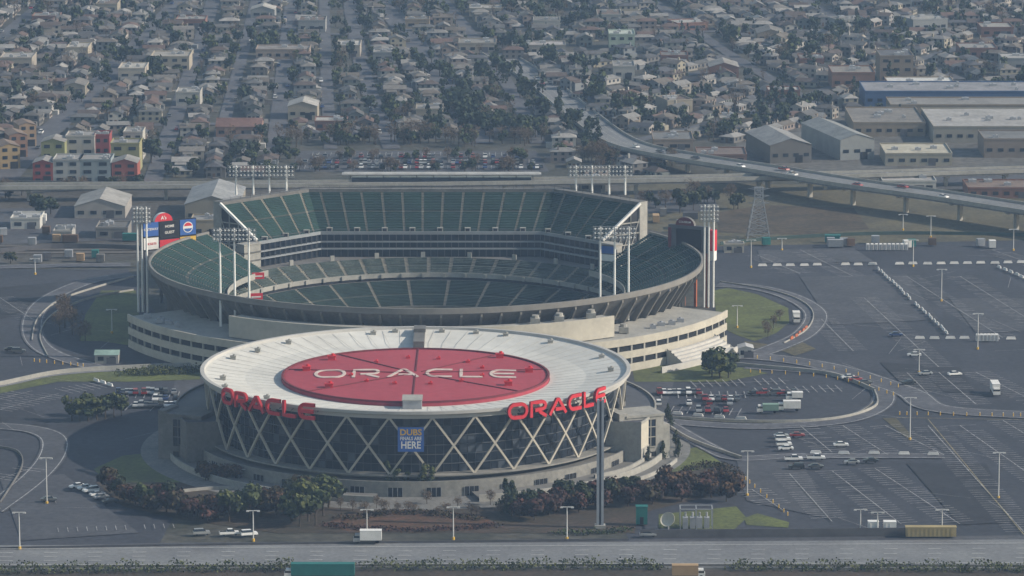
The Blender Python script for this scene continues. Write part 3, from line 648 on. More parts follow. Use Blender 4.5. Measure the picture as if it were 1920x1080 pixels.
def tree_mb(kind,seed,nleaf,H=8.0,W=6.5,shape='round'):
    q=random.Random(seed); tr=MB(); cr=MB()
    tr.beam((0,0,-0.1),(q.uniform(-.2,.2),q.uniform(-.2,.2),H*.42),0.34,0,0.2,6)
    cl=[]
    nc=9
    for i in range(nc):
        a=2*math.pi*i/nc+q.uniform(-.3,.3)
        if shape=='cone': t=i/(nc-1); rr=(1-t)*W*.32*q.uniform(.5,1); zz=H*(.18+.78*t); cs=W*(.30*(1-t)+.09)
        elif shape=='column': t=i/(nc-1); rr=W*.12; zz=H*(.15+.75*t); cs=W*.2
        else: rr=W*.30*q.uniform(.3,1.1) if i else 0; zz=H*(.40+.42*q.random()); cs=W*q.uniform(.16,.28)
        c=(rr*math.cos(a),rr*math.sin(a),zz); cl.append((c,cs))
        if i%2==0: tr.beam((0,0,H*.3),c,0.16,0,0.06)
    for i in range(nleaf):
        c,cs=cl[q.randrange(nc)]
        d=Vector((q.gauss(0,1),q.gauss(0,1),q.gauss(0,1))).normalized(); rr=cs*q.uniform(0.55,1.15)
        p=Vector(c)+Vector((d.x*rr,d.y*rr,d.z*rr*0.85))
        n=(d+Vector((q.uniform(-.7,.7),q.uniform(-.7,.7),q.uniform(-.5,.7)))).normalized()
        a=n.orthogonal().normalized(); a.rotate(Matrix.Rotation(q.uniform(0,6.28),3,n)); b=n.cross(a)
        if kind=='bare':
            l=q.uniform(.5,1.2); e=p+d*l; s_=0.06
            cr.tri(p-a*s_,p+a*s_,e,0 if q.random()<.6 else 1); cr.tri(p,p+b*0.06+d*l*.3,p+d*l*.4+a*l*.5,0)
        else:
            s_=W*q.uniform(.04,.085)*(1.0 if nleaf>250 else 1.45)
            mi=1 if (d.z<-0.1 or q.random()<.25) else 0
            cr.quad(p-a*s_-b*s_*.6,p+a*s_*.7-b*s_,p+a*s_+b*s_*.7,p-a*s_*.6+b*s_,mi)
    return tr,cr
def tree_proto(kind,seed,nleaf,name,**k):
    tr,cr=tree_mb(kind,seed,nleaf,**k); lf=leafs[kind]
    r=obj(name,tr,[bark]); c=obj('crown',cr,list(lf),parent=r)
    KIDS[r.name]=[c]; return r
TP={'green':[tree_proto('green',s,560,'tree') for s in (1,2,3)],'dark':[tree_proto('dark',s,560,'tree') for s in (11,12)],
 'cone':[tree_proto('dark',s,420,'conifer_tree',H=9,W=5,shape='cone') for s in (21,22)],'column':[tree_proto('green',s,420,'cypress_tree',H=9,W=5,shape='column') for s in (24,)],
 'plum':[tree_proto('plum',s,620,'tree',H=6,W=6.4) for s in (31,32,33)],'bare':[tree_proto('bare',s,620,'bare_tree',H=9,W=6.5) for s in (41,42)]}
TLAB={'green':('broadleaf tree with dense green crown','trees in the neighbourhood'),'dark':('dark evergreen tree with full crown','trees in the neighbourhood'),'cone':('tall dark conifer','trees in the neighbourhood'),
 'column':('narrow upright green tree','trees in the neighbourhood'),'plum':('reddish-brown tree with rounded crown','trees around the arena'),'bare':('leafless brown tree','leafless trees')}
NT=[0]
def tree(kind,x,y,s,extra='',z=0):
    r=R.choice(TP[kind]); n=clone(r,(x,y,z),R.uniform(0,6.28),s,sz=s*R.uniform(.85,1.15)); NT[0]+=1
    n['label']=TLAB[kind][0]+' '+(extra if extra else 'among other trees'); n['category']='tree'; n['group']=TLAB[kind][1]
    return n
for i in range(42):
    t=i/41; u=205+t*400; v=918+math.sin(t*3.1)*40+R.uniform(-13,10)
    tree('plum' if R.random()<.66 else R.choice(['dark','green']),*G(u,v+14),R.uniform(.85,1.2),'on the planting bed')
for u,v in ((545,980),(562,988),(578,978),(592,985),(606,968),(616,952)): tree('green',*G(u,v),R.uniform(1.2,1.5),'on the planting bed')
for u,v in ((727,924),(745,926),(764,924),(808,928),(794,928),(948,955),(960,968)): tree('column' if v<930 else 'cone',*G(u,v),R.uniform(.85,1.05),'in front of the arena')
for i in range(46):
    t=i/45; u=965+t*415; v=964-t*42+R.uniform(-14,12)-10*math.sin(t*3.1)
    tree('plum' if R.random()<.8 else 'dark',*G(u,v+8),R.uniform(.8,1.15),'on the planting bed')
for i in range(12): tree('plum',*G(380+i*6+R.uniform(-6,6),R.uniform(893,905)),R.uniform(.55,.8),'beside the arena wall')
for i in range(18): tree('bare',*G(620+i*20+R.uniform(-6,6),R.uniform(945,968)),R.uniform(.4,.55),'on the planting bed')
for u,v,s in ((1350,710,1.25),(1335,706,1.1),(1366,709,1.15),(1348,700,1.2),(1330,700,1.0),(1370,702,1.0)): tree('green',*G(u,v),s,'on the lawn')
for u,v,s in ((135,790,.95),(150,790,1.05),(166,790,1.05),(182,788,1.1),(198,786,1.05),(214,783,1.0),(228,780,.9),(160,780,1.0),(190,778,1.0)): tree('green',*G(u,v),s,'in the parking lot')
for u,v,s in ((112,625,1.0),(122,615,1.2),(136,628,1.0),(150,640,.9),(160,640,.8),(118,600,1.2)): tree('bare',*G(u,v),s,'on the road verge')
for u,v in ((1435,625),(1450,615),(1440,632),(1462,600)): tree('bare',*G(u,v),.55,'on the grass berm')
for u,v in ((1215,872),(1243,862),(1267,840),(1272,858),(1252,790),(1256,803)): tree('cone',*G(u,v),.6,'on the lawn slope')
for u,v,s in ((80,405,1.3),(95,402,1.2),(70,400,1.1),(20,495,.8),(1275,400,1.3),(1300,395,1.1)): tree('dark',*G(u,v),s)
def hedge(px,h,wd,m,label,dens=26):
    W=[G(*p) for p in smooth_path(px,4)]; mb=MB(); q=R
    for i in range(len(W)-1):
        L=math.hypot(W[i+1][0]-W[i][0],W[i+1][1]-W[i][1])
        for j in range(int(L*dens*wd/3)):
            t=q.random(); p=lerp(W[i],W[i+1],t)
            c=Vector((p[0]+q.uniform(-wd/2,wd/2),p[1]+q.uniform(-wd/2,wd/2),q.random()**.6*h*(0.6+.6*math.sin(p[0]*.23)**2+.3*math.sin(p[0]*.9))))
            nn=Vector((q.gauss(0,1),q.gauss(0,1),abs(q.gauss(0,1)))).normalized(); a=nn.orthogonal().normalized(); b=nn.cross(a); s_=q.uniform(.18,.4)
            mb.quad(c-a*s_,c-b*s_,c+a*s_,c+b*s_,0 if q.random()<.6 else 1)
    obj('hedge',mb,list(m),label=label,cat='hedge')
hm2=(mat('scrub',(0.11,0.125,0.045),(0.055,0.065,0.028),s=.4),leafs['dark'][0])
hedge([(235,702),(300,700),(372,697)],1.8,9,leafs['green'],'clipped green hedge beside the ramp wall')
hedge([(-150,1076),(500,1070),(520,1071)],2.4,5,hm2,'scrubby olive hedge along the freeway edge',dens=14)
hedge([(680,1068),(1200,1066),(1205,1066)],2.4,5,hm2,'scrubby olive hedge along the freeway edge',dens=14)
hedge([(1370,1068),(2000,1072),(2005,1072)],2.4,5,hm2,'scrubby olive hedge along the freeway edge',dens=14)
hedge([(640,975),(760,962),(900,975)],1.0,5,leafs['plum'],'low rust-brown shrubs in a curved bed',dens=16)
hedge([(612,985),(640,990),(780,996),(930,988)],1.0,4,leafs['plum'],'low rust-brown shrubs in a curved bed',dens=16)
hedge([(1170,663),(1230,661),(1290,655)],1.8,5,leafs['plum'],'dark red hedge beside the stadium steps')
hedge([(1040,1000),(1100,1002),(1180,995)],1.2,4,leafs['green'],'low shrubs beside the service road',dens=14)
hedge([(1290,880),(1340,876),(1385,892)],1.5,5,leafs['plum'],'dark red shrubs on the lawn slope',dens=16)
# ---------------------------------------------------------------- walls and fences
def lowwall(px,h,wd,m,label,name='low_wall',cat='wall',n=6):
    W=rpath(px,n); mb=MB(); A=offs(W,wd/2);B=offs(W,-wd/2)
    for i in range(len(W)-1):
        mb.quad((*B[i],0),(*B[i+1],0),(*B[i+1],h),(*B[i],h)); mb.quad((*A[i+1],0),(*A[i],0),(*A[i],h),(*A[i+1],h)); mb.quad((*B[i],h),(*B[i+1],h),(*A[i+1],h),(*A[i],h))
    return obj(name,mb,[m],label=label,cat=cat)
lowwall([(-100,742),(0,724),(110,702),(240,693),(375,688)],1.6,0.4,conc,'long curved pale ramp wall')
lowwall([(1185,680),(1300,680),(1420,690),(1560,705),(1640,735)],1.3,0.5,conc,'curved pale concrete wall around the parking lot')
lowwall([(1640,735),(1640,765),(1560,788),(1420,793),(1250,785)],1.0,0.4,conc,'curved pale concrete wall around the parking lot')
lowwall([(1250,800),(1300,830),(1390,862)],1.2,0.5,conc,'sloping concrete wall beside the walkway')
lowwall([(1115,905),(1180,888),(1235,850),(1245,820)],2.4,0.6,conc,'tall curved pale retaining wall below the arena')
lowwall([(1350,530),(1440,545),(1500,565),(1525,590),(1512,620),(1470,645)],0.7,0.3,conc,'low kerb wall along the ring road')
lowwall([(60,640),(70,600),(110,565),(180,540),(250,520)],0.7,0.3,conc,'low kerb wall along the ring road')
lowwall([(90,670),(75,630),(100,590),(170,560),(250,545)],0.7,0.3,conc,'low kerb wall along the ring road')
lowwall([(0,1030),(480,1022),(1180,1014)],0.7,0.15,metald,'long low metal fence beside the freeway',name='fence',cat='fence')
lowwall([(1200,1009),(1700,1005)],2.4,0.2,metald,'dark screened fence beside the freeway',name='fence',cat='fence')
lowwall([(-200,1066),(900,1062),(2100,1064)],0.7,0.3,concd,'low metal guard rail along the freeway',name='guard_rail',cat='guard rail')
lowwall([(1350,460),(1480,448),(1700,440),(2000,445)],1.4,0.2,fencg,'dull green screened fence along the parking lot',name='fence',cat='fence')
lowwall([(-100,345),(340,352),(600,352)],2.2,0.3,concd,'grey wall along the railway')
lowwall([(0,475),(120,466),(280,470)],2.0,0.2,metald,'fence beside the rail yard',name='fence',cat='fence')
lowwall([(0,840),(35,850),(40,880),(0,945)],0.8,0.3,concd,'low kerb wall in the parking lot')
lowwall([(330,925),(430,918),(560,935)],1.0,0.3,conc,'low pale wall around the planting bed')
# ---------------------------------------------------------------- street lamps
lm=MB(); lm.cyl(0,0,0,0.2,1,8,0,0.13)
polemesh=lm.mesh('pole',[mat('pole_paint',(0.58,0.58,0.57))])
hm=MB(); hm.box(0.9,0,-0.1,1.7,0.3,0.2); hm.box(-0.9,0,-0.1,1.7,0.3,0.2); hm.box(1.5,0,-0.3,0.8,0.5,0.3); hm.box(-1.5,0,-0.3,0.8,0.5,0.3)
hdm=hm.mesh('lamp_head',[MATS['pole_paint']])
bm_=MB(); bm_.cyl(0,0,0,0.42,0.8,8); basem=bm_.mesh('pole_base',[gold])
for u,vb,vt in ((1706,825,745),(1401,930,845),(1872,935,848),(1723,700,655),(1765,565,505),(1712,500,450),(1833,655,588),(88,945,858),(37,1030,960),(475,1015,957),(688,1000,955),(850,1012,950),(1063,1012,950),(1613,998,955),(1766,998,955),(1408,502,450),(1693,432,402),(1745,446,405),(1382,615,573),(210,625,580),(66,515,485),(463,902,880),(1466,470,447),(1900,470,430),(627,907,886),(1645,1000,960)):
    x,y=G(u,vb); s=scale(vb); H=(vb-vt)/s/cp
    r=empty('street_lamp',(x,y,0),'tall grey street lamp with double head on asphalt','street lamp','lamp posts around the parking lots')
    p=bpy.data.objects.new('pole',polemesh); COL.objects.link(p); p.parent=r; p.scale=(1,1,H)
    h=bpy.data.objects.new('lamp_head',hdm); COL.objects.link(h); h.parent=r; h.location=(0,0,H)
    b=bpy.data.objects.new('pole_base',basem); COL.objects.link(b); b.parent=r
bb=MB(); bb.cyl(0,0,0,.16,1.1,8,0); bb.cyl(0,0,1.1,.16,.1,8,1,.05); bbm=bb.mesh('bollard',[gold,whitep])
def bollards(px,n):
    W=rpath(px,8)
    for i in range(n):
        t=(i+.5)/n*(len(W)-1); k=int(t); p=lerp(W[k],W[k+1],t-k); obj('bollard',bbm,None,loc=(p[0],p[1],ZM),label='short yellow bollard on the asphalt',cat='bollard',group='bollards')
bollards([(1250,660),(1400,672),(1560,694),(1690,730)],20); bollards([(1400,700),(1560,712),(1680,745)],14); bollards([(1680,780),(1920,783)],12); bollards([(60,680),(160,690)],8); bollards([(1395,900),(1480,972)],9)
x,y=G(1125,990)
py=empty('sign_pylon',(x,y,0),'tall slender grey steel sign pylon beside the arena','pylon')
Hp=(990-748)/scale(990)/cp
pyl=mat('pylon_steel',(.30,.33,.37),(.24,.26,.30),rough=.5)
mb=MB(); mb.box(-0.65,0,0,0.7,1.4,Hp); mb.box(0.65,0,0,0.7,1.4,Hp); mb.box(0,0.2,0,0.6,0.9,Hp-0.5,0,1); obj('column',mb,[pyl,metald],parent=py)
mb=MB(); mb.box(0,0,0,3.0,2.6,1.0); obj('pedestal',mb,[conc],parent=py)
# ---------------------------------------------------------------- vehicles
PAINT={'white':mat('car_white',(0.75,0.75,0.74),rough=0.35,spec=.5),'silver':mat('car_silver',(0.38,0.39,0.40),rough=0.3,metal=.3),'black':mat('car_black',(0.02,0.02,0.022),rough=0.25,spec=.5),'dark grey':mat('car_grey',(0.08,0.085,0.09),rough=0.3,spec=.5),'red':mat('car_red',(0.28,0.02,0.02),rough=0.3,spec=.5),'blue':mat('car_blue',(0.03,0.06,0.18),rough=0.3,spec=.5)}
carglass=mat('car_glass',(0.02,0.024,0.03),rough=0.1,spec=.6); tyre=mat('tyre',(0.02,0.02,0.02))
def carmesh(kind):
    if kind=='sedan': L,Wd,prof,cab=4.7,1.8,[(-2.35,.35),(-2.35,.85),(-1.5,.98),(1.0,.98),(2.2,.8),(2.35,.55),(2.35,.35)],((-1.7,1.15),(-1.0,.45),.98,1.45)
    elif kind=='suv': L,Wd,prof,cab=4.8,1.9,[(-2.4,.4),(-2.4,1.1),(1.0,1.1),(2.25,.98),(2.4,.6),(2.4,.4)],((-2.3,1.2),(-2.1,.5),1.1,1.75)
    else: L,Wd,prof,cab=5.6,1.95,[(-2.8,.5),(-2.8,1.15),(-0.6,1.15),(1.4,1.12),(2.65,1.02),(2.8,.6),(2.8,.5)],((-0.6,1.5),(-0.5,.9),1.14,1.82)
    mb=MB(); k=len(prof)
    for y in(-Wd/2,Wd/2): mb.v+=[(p[0],y*(0.94 if p[1]>.9 else 1),p[1]) for p in prof]
    mb.f.append(tuple(range(k))); mb.f.append(tuple(range(2*k-1,k-1,-1)))
    for i in range(k): j=(i+1)%k; mb.f.append((i,i+k,j+k,j))
    mb.m=[0]*len(mb.f)
    (x0,x1),(t0,t1),zb,zt=cab; hw=Wd/2*.93; ht=Wd/2*.72
    mb.quad((t0,-ht,zt+.02),(t1,-ht,zt+.02),(t1,ht,zt+.02),(t0,ht,zt+.02),0)
    if kind=='pickup': mb.box(-1.75,0,1.151,1.9,1.5,0.02,0,1)
    g=MB(); B=[(x0,-hw,zb),(x1,-hw,zb),(x1,hw,zb),(x0,hw,zb)];T_=[(t0,-ht,zt),(t1,-ht,zt),(t1,ht,zt),(t0,ht,zt)]
    for i in range(4): j=(i+1)%4; g.quad(B[i],B[j],T_[j],T_[i])
    g.quad(*T_)
    wh=MB(); wh.cyl(0,0,-0.11,0.34,0.22,12); wh.v=[(x,z,y) for x,y,z in wh.v]
    return mb,g,wh,L
CARS={}
for kd in('sedan','suv','pickup'):
    mb,g,wh,L=carmesh(kd); CARS[kd]=(mb.mesh('car_body',[PAINT['white'],tyre]),g.mesh('window',[carglass]),wh.mesh('wheel',[tyre]),L)
NAMES={'sedan':'sedan','suv':'suv','pickup':'pickup truck'}
NC=[0]
def car(u,v,kind,colr,rot,detail=True,where='parked on the asphalt lot',z=None):
    bme,gme,wme,L=CARS[kind]; x,y=G(u,v) if not isinstance(u,tuple) else u
    z=(ZM+0.01) if z is None else z
    o=bpy.data.objects.new('parked_car',bme); COL.objects.link(o); o.location=(x,y,z); o.rotation_euler[2]=rot+(math.pi if R.random()<.4 else 0)
    o.material_slots[0].link='OBJECT'; o.material_slots[0].material=PAINT[colr]
    o['label']=f'{colr} {NAMES[kind]} {where}'; o['category']='car' if kind!='pickup' else 'pickup truck'; o['group']='cars around the stadium'
    g=bpy.data.objects.new('window',gme); COL.objects.link(g); g.parent=o
    if detail:
        for a in(-1,1):
            for b in(-1,1):
                w_=bpy.data.objects.new('wheel',wme); COL.objects.link(w_); w_.parent=o; w_.location=(a*L*.3,b*.82,.34)
    NC[0]+=1
def rc(): return R.choice(['white','white','silver','silver','black','dark grey','red','blue','dark grey'])
def rk(): return R.choice(['sedan','sedan','suv','pickup'])
H2=math.pi/2
for u,v,k,c,r in ((1465,822,'sedan','silver',.1),(1468,829,'suv','white',.1),(1470,838,'suv','white',.1),(1473,846,'sedan','white',.1),(1495,821,'sedan','red',.0),(1577,839,'sedan','white',.05),(1488,866,'pickup','white',.05),(1530,864,'pickup','white',.0),(1493,881,'suv','black',.0),(1530,880,'sedan','dark grey',.0),(1597,872,'sedan','silver',.0),(1632,869,'sedan','black',.0),
  (145,917,'sedan','white',.5),(160,920,'sedan','white',.5),(170,925,'suv','white',.5),(183,932,'sedan','white',.5),(190,937,'sedan','silver',.5),(207,945,'sedan','black',.4),(92,942,'sedan','dark grey',.2),(378,1005,'suv','silver',.2),(430,1006,'pickup','white',.2),(467,1007,'suv','white',.3),(1714,670,'sedan','white',0),(1735,705,'sedan','silver',.2),(1790,706,'sedan','white',.3),(1680,632,'sedan','blue',0),(1703,722,'sedan','black',.2),(35,663,'suv','dark grey',0),(22,660,'sedan','black',0),(1590,712,'sedan','white',.2),(1605,716,'sedan','red',.2),(1622,722,'sedan','dark grey',.2),(1215,1008,'sedan','silver',0)):
    car(u,v,k,c,r)
for i in range(9): car(1237+i*9+R.uniform(-1,1),740,rk(),rc(),H2+.05)
for i in range(8): 
    if R.random()<.7: car(1235+i*19,760+R.uniform(-2,2),rk(),R.choice(['white','red','silver','dark grey']),H2)
for i in range(6): car(1322+i*12,752,rk(),R.choice(['red','black','white','dark grey']),H2)
for i in range(6): 
    if R.random()<.6: car(1310+i*17,774,rk(),rc(),H2)
for i in range(5): car(1415+i*18,742,rk(),rc(),.1)
for i in range(15): 
    if R.random()<.85: car(222+i*8,740+R.uniform(-1,1),rk(),rc(),H2+.1)
for i in range(12): 
    if R.random()<.7: car(225+i*9.5,752+R.uniform(-1,1),rk(),rc(),H2)
for i in range(9): 
    if R.random()<.8: car(255+i*9.5,764,rk(),rc(),H2)
for row,(v,n,p) in enumerate(((297,56,.5),(308,58,.6),(317,60,.4))):
    for i in range(n):
        if R.random()<p: car(572+i*7.5,v,rk(),R.choice(['dark grey','black','silver','blue','red','white']),H2,False,'parked in the station lot')
def boxtruck(u,v,rot,cargo,cl,L=7.5,label='white box truck on the freeway',h=3.6,z=None):
    x,y=G(u,v); r=empty('truck',(x,y,ZM if z is None else z),label,'truck'); r.rotation_euler[2]=rot
    mb=MB(); mb.box(0.8,0,0.9,L-2,2.5,h-0.9); mb.box(0.8,0,h,L-1.9,2.56,0.06); mb.box(0.8,0,.65,L-2,1.2,.25,0,1); obj('cargo_box',mb,[cargo,tyre],parent=r)
    mb=MB(); mb.box(-L/2+.9,0,.5,1.9,2.3,1.0); mb.box(-L/2+1.05,0,1.5,1.6,2.2,1.0,0,0,taper=.85); obj('cab',mb,[cl],parent=r)
    mb=MB(); mb.box(-L/2+.95,0,1.55,1.62,2.22,.6,0,0,taper=.93); obj('window',mb,[carglass],parent=r)
    wh=MB(); wh.cyl(0,0,-.15,.5,.3,12); wh.v=[(a,c,b) for a,b,c in wh.v]; me=wh.mesh('wheel',[tyre])
    for a in (-L/2+1,L/2-1.4,L/2-2.6 if L>9 else L/2-1.5):
        for b in (-1.05,1.05):
            w_=bpy.data.objects.new('wheel',me); COL.objects.link(w_); w_.parent=r; w_.location=(a,b,.5)
boxtruck(690,1020,0,whitep,PAINT['silver'],8,'white box truck driving on the freeway')
boxtruck(600,1086,0,tealp,whitep,19,'long teal trailer truck on the freeway',4.0)
boxtruck(1290,1086,math.pi,mat('tan_box',(0.4,0.27,0.15)),PAINT['white'],9,'truck with tan cargo box on the freeway')
boxtruck(1866,740,H2,whitep,whitep,9,'white semi truck parked on the lot')
boxtruck(1480,772,.0,whitep,whitep,7.5,'white box truck in the small parking lot',3.2)
boxtruck(1440,776,.0,mat('green_van',(0.22,0.34,0.28)),whitep,7,'pale green box truck in the small parking lot',2.8)
boxtruck(60,420,0,whitep,whitep,12,'white trailer truck in the industrial yard')
boxtruck(1493,606,H2,whitep,whitep,6,'white box truck beside the berm')
boxtruck(1490,752,.0,whitep,whitep,5.5,'white van in the small parking lot',2.6)
cb=MB(); cb.box(0,0,0,3.4,.6,.25); cb.box(0,0,.25,3.4,.35,.65,0,0,taper=.8); cbm=cb.mesh('concrete_barrier',[whitep])
rb=cb.mesh('traffic_barrier',[orange])
def barriers(a,b,step,me=cbm,name='concrete_barrier',label='white concrete barrier on asphalt',grp='concrete barriers across the parking lot'):
    A=G(*a);B=G(*b);L=math.hypot(B[0]-A[0],B[1]-A[1]);rt=math.atan2(B[1]-A[1],B[0]-A[0])
    for i in range(int(L/step)):
        if R.random()<.08: continue
        p=lerp(A,B,(i+.5)*step/L); o=bpy.data.objects.new(name,me); COL.objects.link(o); o.location=(p[0]+R.uniform(-.3,.3),p[1]+R.uniform(-.5,.5),ZM+.005); o.rotation_euler[2]=rt+R.uniform(-.05,.05)
        o['label']=label; o['category']='barrier'; o['group']=grp
barriers((1418,501),(1930,495),5.2); barriers((1645,505),(1790,640),5.5); barriers((1710,637),(1930,638),5.2); barriers((1870,502),(1935,530),5.2); barriers((1250,778),(1420,790),7); barriers((1500,852),(1780,856),9)
barriers((1482,640),(1515,615),5,rb,'traffic_barrier','red and orange traffic barrier on the ring road','traffic barriers')
barriers((175,715),(215,728),4.2)
# ---------------------------------------------------------------- generic buildings
def wmat(c): 
    k='wall_%d_%d_%d'%tuple(int(x*100) for x in c); return mat(k,c,tuple(x*.85 for x in c),s=.2)
def rmat(c):
    k='roofing_%d_%d_%d'%tuple(int(x*100) for x in c); return mat(k,c,tuple(x*.7 for x in c),s=.1,s2=.6,amt=.5)
def building(u1,u2,v,h,depth,wc,rc_,kind='flat',label='flat-roofed building',rot=0,rows=1,units=3,cat='building',name='building'):
    if len(label.replace('-',' ').split())<5: label+=' on a city block'
    x0,y0=G(u1,v);x1,y1=G(u2,v);W=x1-x0;cx=(x0+x1)/2;cy=y0+depth/2
    r=empty(name,(cx,cy,0),label,cat); r.rotation_euler[2]=rot
    mb=MB(); mb.box(0,0,0,W,depth,h)
    rf=MB()
    if kind=='flat':
        for a,b,c,d in ((0,-depth/2,W+.3,.3),(0,depth/2,W+.3,.3),(-W/2,0,.3,depth-.3),(W/2,0,.3,depth-.3)): mb.box(a,b,h+.01,c,d,.7)
        rf.box(0,0,h+.02,W-.4,depth-.4,.12)
    elif kind=='gable':
        rh=min(depth,W)*.16
        if W<depth: 
            rf.quad((-W/2-.3,-depth/2-.3,h),(0,-depth/2-.3,h+rh),(0,depth/2+.3,h+rh),(-W/2-.3,depth/2+.3,h)); rf.quad((0,-depth/2-.3,h+rh),(W/2+.3,-depth/2-.3,h),(W/2+.3,depth/2+.3,h),(0,depth/2+.3,h+rh))
            for s in(-1,1): mb.tri((-W/2,s*depth/2,h),(W/2,s*depth/2,h),(0,s*depth/2,h+rh-.05))
        else:
            rf.quad((-W/2-.3,-depth/2-.3,h),(W/2+.3,-depth/2-.3,h),(W/2+.3,0,h+rh),(-W/2-.3,0,h+rh)); rf.quad((-W/2-.3,0,h+rh),(W/2+.3,0,h+rh),(W/2+.3,depth/2+.3,h),(-W/2-.3,depth/2+.3,h))
            for s in(-1,1): mb.tri((s*W/2,-depth/2,h),(s*W/2,depth/2,h),(s*W/2,0,h+rh-.05))
    obj('wall',mb,[wmat(wc)],parent=r); roof_=obj('roof',rf,[rmat(rc_)],parent=r)
    nw=max(2,int(W/4.5))
    if nw*rows<=60:
        for k in range(rows):
            for i in range(nw):
                m=MB(); m.box(-W/2+W*(i+.5)/nw,-depth/2-.04,h*(k+.35)/rows,W/nw*.5,.12,min(1.5,h/rows*.45)); obj('window',m,[glassm],parent=r)
    m=MB(); m.box(W*.2,-depth/2-.06,0,3.2,.14,min(3.4,h*.7)); obj('door',m,[dark if h>6 else metald],parent=r)
    for i in range(units):
        if kind=='flat':
            m=MB(); sx=R.uniform(1.5,3.5); m.box(0,0,0,sx,sx*.8,1.2); m.cyl(0,0,1.2,.5,.3,8); obj('rooftop_unit',m,[metal],parent=roof_,loc=(R.uniform(-.4,.4)*W,R.uniform(-.35,.35)*depth,h+.14))
    return r
BEX=[]
def B(*a,**k):
    u1,u2,v,h,dp=a[:5]; x,y=G(u1,v);x2,_=G(u2,v); BEX.append((x-4,x2+4,y-5,y+dp+5)); return building(*a,**k)
lt=(.36,.35,.33);gr=(.22,.22,.22);dg=(.12,.12,.13);tn=(.27,.22,.165);br=(.2,.105,.08);wt=(.5,.49,.46)
B(1545,1612,300,9,55,(.26,.27,.27),(.25,.26,.26),'gable','large grey metal warehouse with gabled roof',rot=.25)
B(1425,1505,306,8,42,(.12,.115,.11),(.27,.27,.27),'gable','dark open-fronted shed with pale gabled roof',rot=.2)
B(1660,1785,311,5,30,(.34,.31,.25),(.46,.43,.35),'flat','low cream building with pale flat roof')
B(1622,1990,200,7,35,(.05,.10,.22),(.26,.26,.28),'flat','long blue industrial building with grey roof',units=8)
B(1670,1990,218,5,26,tn,(.24,.23,.22),'flat','long low tan industrial building')
B(1560,1640,168,8,26,(.22,.125,.09),(.24,.22,.2),'flat','brick-coloured industrial block')
B(1650,1712,155,13,26,(.22,.18,.14),dg,'flat','tall tan concrete block',rows=3)
B(1665,1790,176,5,22,tn,(.55,.55,.53),'flat','low building with bright white roof')
B(1750,1990,268,7,60,(.29,.27,.23),(.36,.35,.34),'flat','wide warehouse with pale flat roof',units=9)
B(1600,1735,256,6,50,tn,(.21,.195,.18),'flat','wide warehouse with brown-grey roof',units=6)
B(1845,1990,296,8,26,(.22,.18,.15),(.18,.18,.18),'flat','tan warehouse beside the railway')
B(1225,1300,284,5,24,(.26,.21,.17),(.17,.17,.17),'flat','low tan commercial building')
B(1308,1400,309,4,22,(.2,.12,.095),(.18,.14,.125),'flat','low brown workshop building')
B(1655,1755,361,4.5,24,wt,(.38,.37,.36),'flat','low white depot building below the overpass')
B(1815,1960,372,4,22,br,(.2,.15,.125),'flat','low brick building below the overpass')
B(347,448,420,8,44,(.25,.23,.19),(.29,.30,.31),'gable','grey metal warehouse with ribbed roof',rot=.0)
B(358,412,448,7,14,(.34,.29,.21),(.25,.25,.25),'flat','tan service building beside the scoreboard')
B(140,235,410,5,30,(.31,.29,.27),(.33,.32,.305),'gable','pale shed with rounded roof')
B(20,75,430,4,16,wt,(.4,.4,.39),'flat','low white yard building')
B(100,135,452,3.5,14,lt,(.22,.22,.21),'flat','low grey yard workshop'); B(180,240,448,4,16,(.22,.21,.2),(.16,.155,.15),'flat','low grey yard workshop')
B(283,355,133,7,22,(.36,.32,.26),(.32,.30,.27),'flat','cream commercial building',rows=2)
B(222,272,152,6,22,(.4,.36,.31),(.45,.43,.39),'flat','pale commercial building')
B(125,165,112,6,20,(.36,.32,.26),(.38,.365,.34),'flat','cream commercial building')
B(0,60,132,6,22,(.32,.29,.25),(.34,.32,.3),'flat','cream commercial building')
B(1142,1190,94,8,20,(.33,.40,.34),(.42,.46,.42),'flat','pale green apartment building',rows=2)
B(632,675,108,6,22,(.34,.31,.27),(.42,.41,.39),'flat','pale commercial building')
B(480,580,112,5,18,(.3,.24,.2),(.25,.23,.22),'flat','long low commercial building')
B(405,490,258,5,18,(.27,.17,.13),(.17,.10,.085),'gable','red-roofed apartment row')
B(960,1060,104,5,18,(.3,.28,.25),(.35,.335,.33),'flat','long low pale building')
B(1085,1135,362,5,12,(.32,.3,.27),gr,'flat','small pale building beside the tracks')
B(860,930,100,5,20,(.32,.29,.25),(.23,.22,.205),'flat','long low commercial building')
for (u,v,wd) in ((60,45,50),(180,25,40),(330,55,55),(470,35,45),(560,62,50),(700,118,40),(760,55,45),(880,30,60),(1000,62,50),(1120,42,45),(1260,58,60),(1330,150,55),(1240,120,50),(1440,190,60),(1500,130,45),(1560,60,60),(1700,60,70),(1840,70,60),(1800,110,70),(1880,135,60),(1350,240,60),(1240,215,50),(1150,150,40),(540,225,55),(590,245,60),(780,232,50),(330,200,45),(120,180,40),(1420,80,50),(1650,20,60)):
    t=R.random(); wc=R.choice([tn,lt,br,(.3,.27,.22),(.24,.25,.26)]); rcc=R.choice([(.18,.17,.16),(.26,.25,.24),(.38,.37,.35),(.16,.12,.10),(.3,.29,.27)])
    B(u,u+wd,v,R.choice([4,5,6.5]),R.uniform(13,24),wc,rcc,'flat' if t<.7 else 'gable','low commercial building on a city street',rot=R.choice([0,0,.3]) if u>1150 else 0)
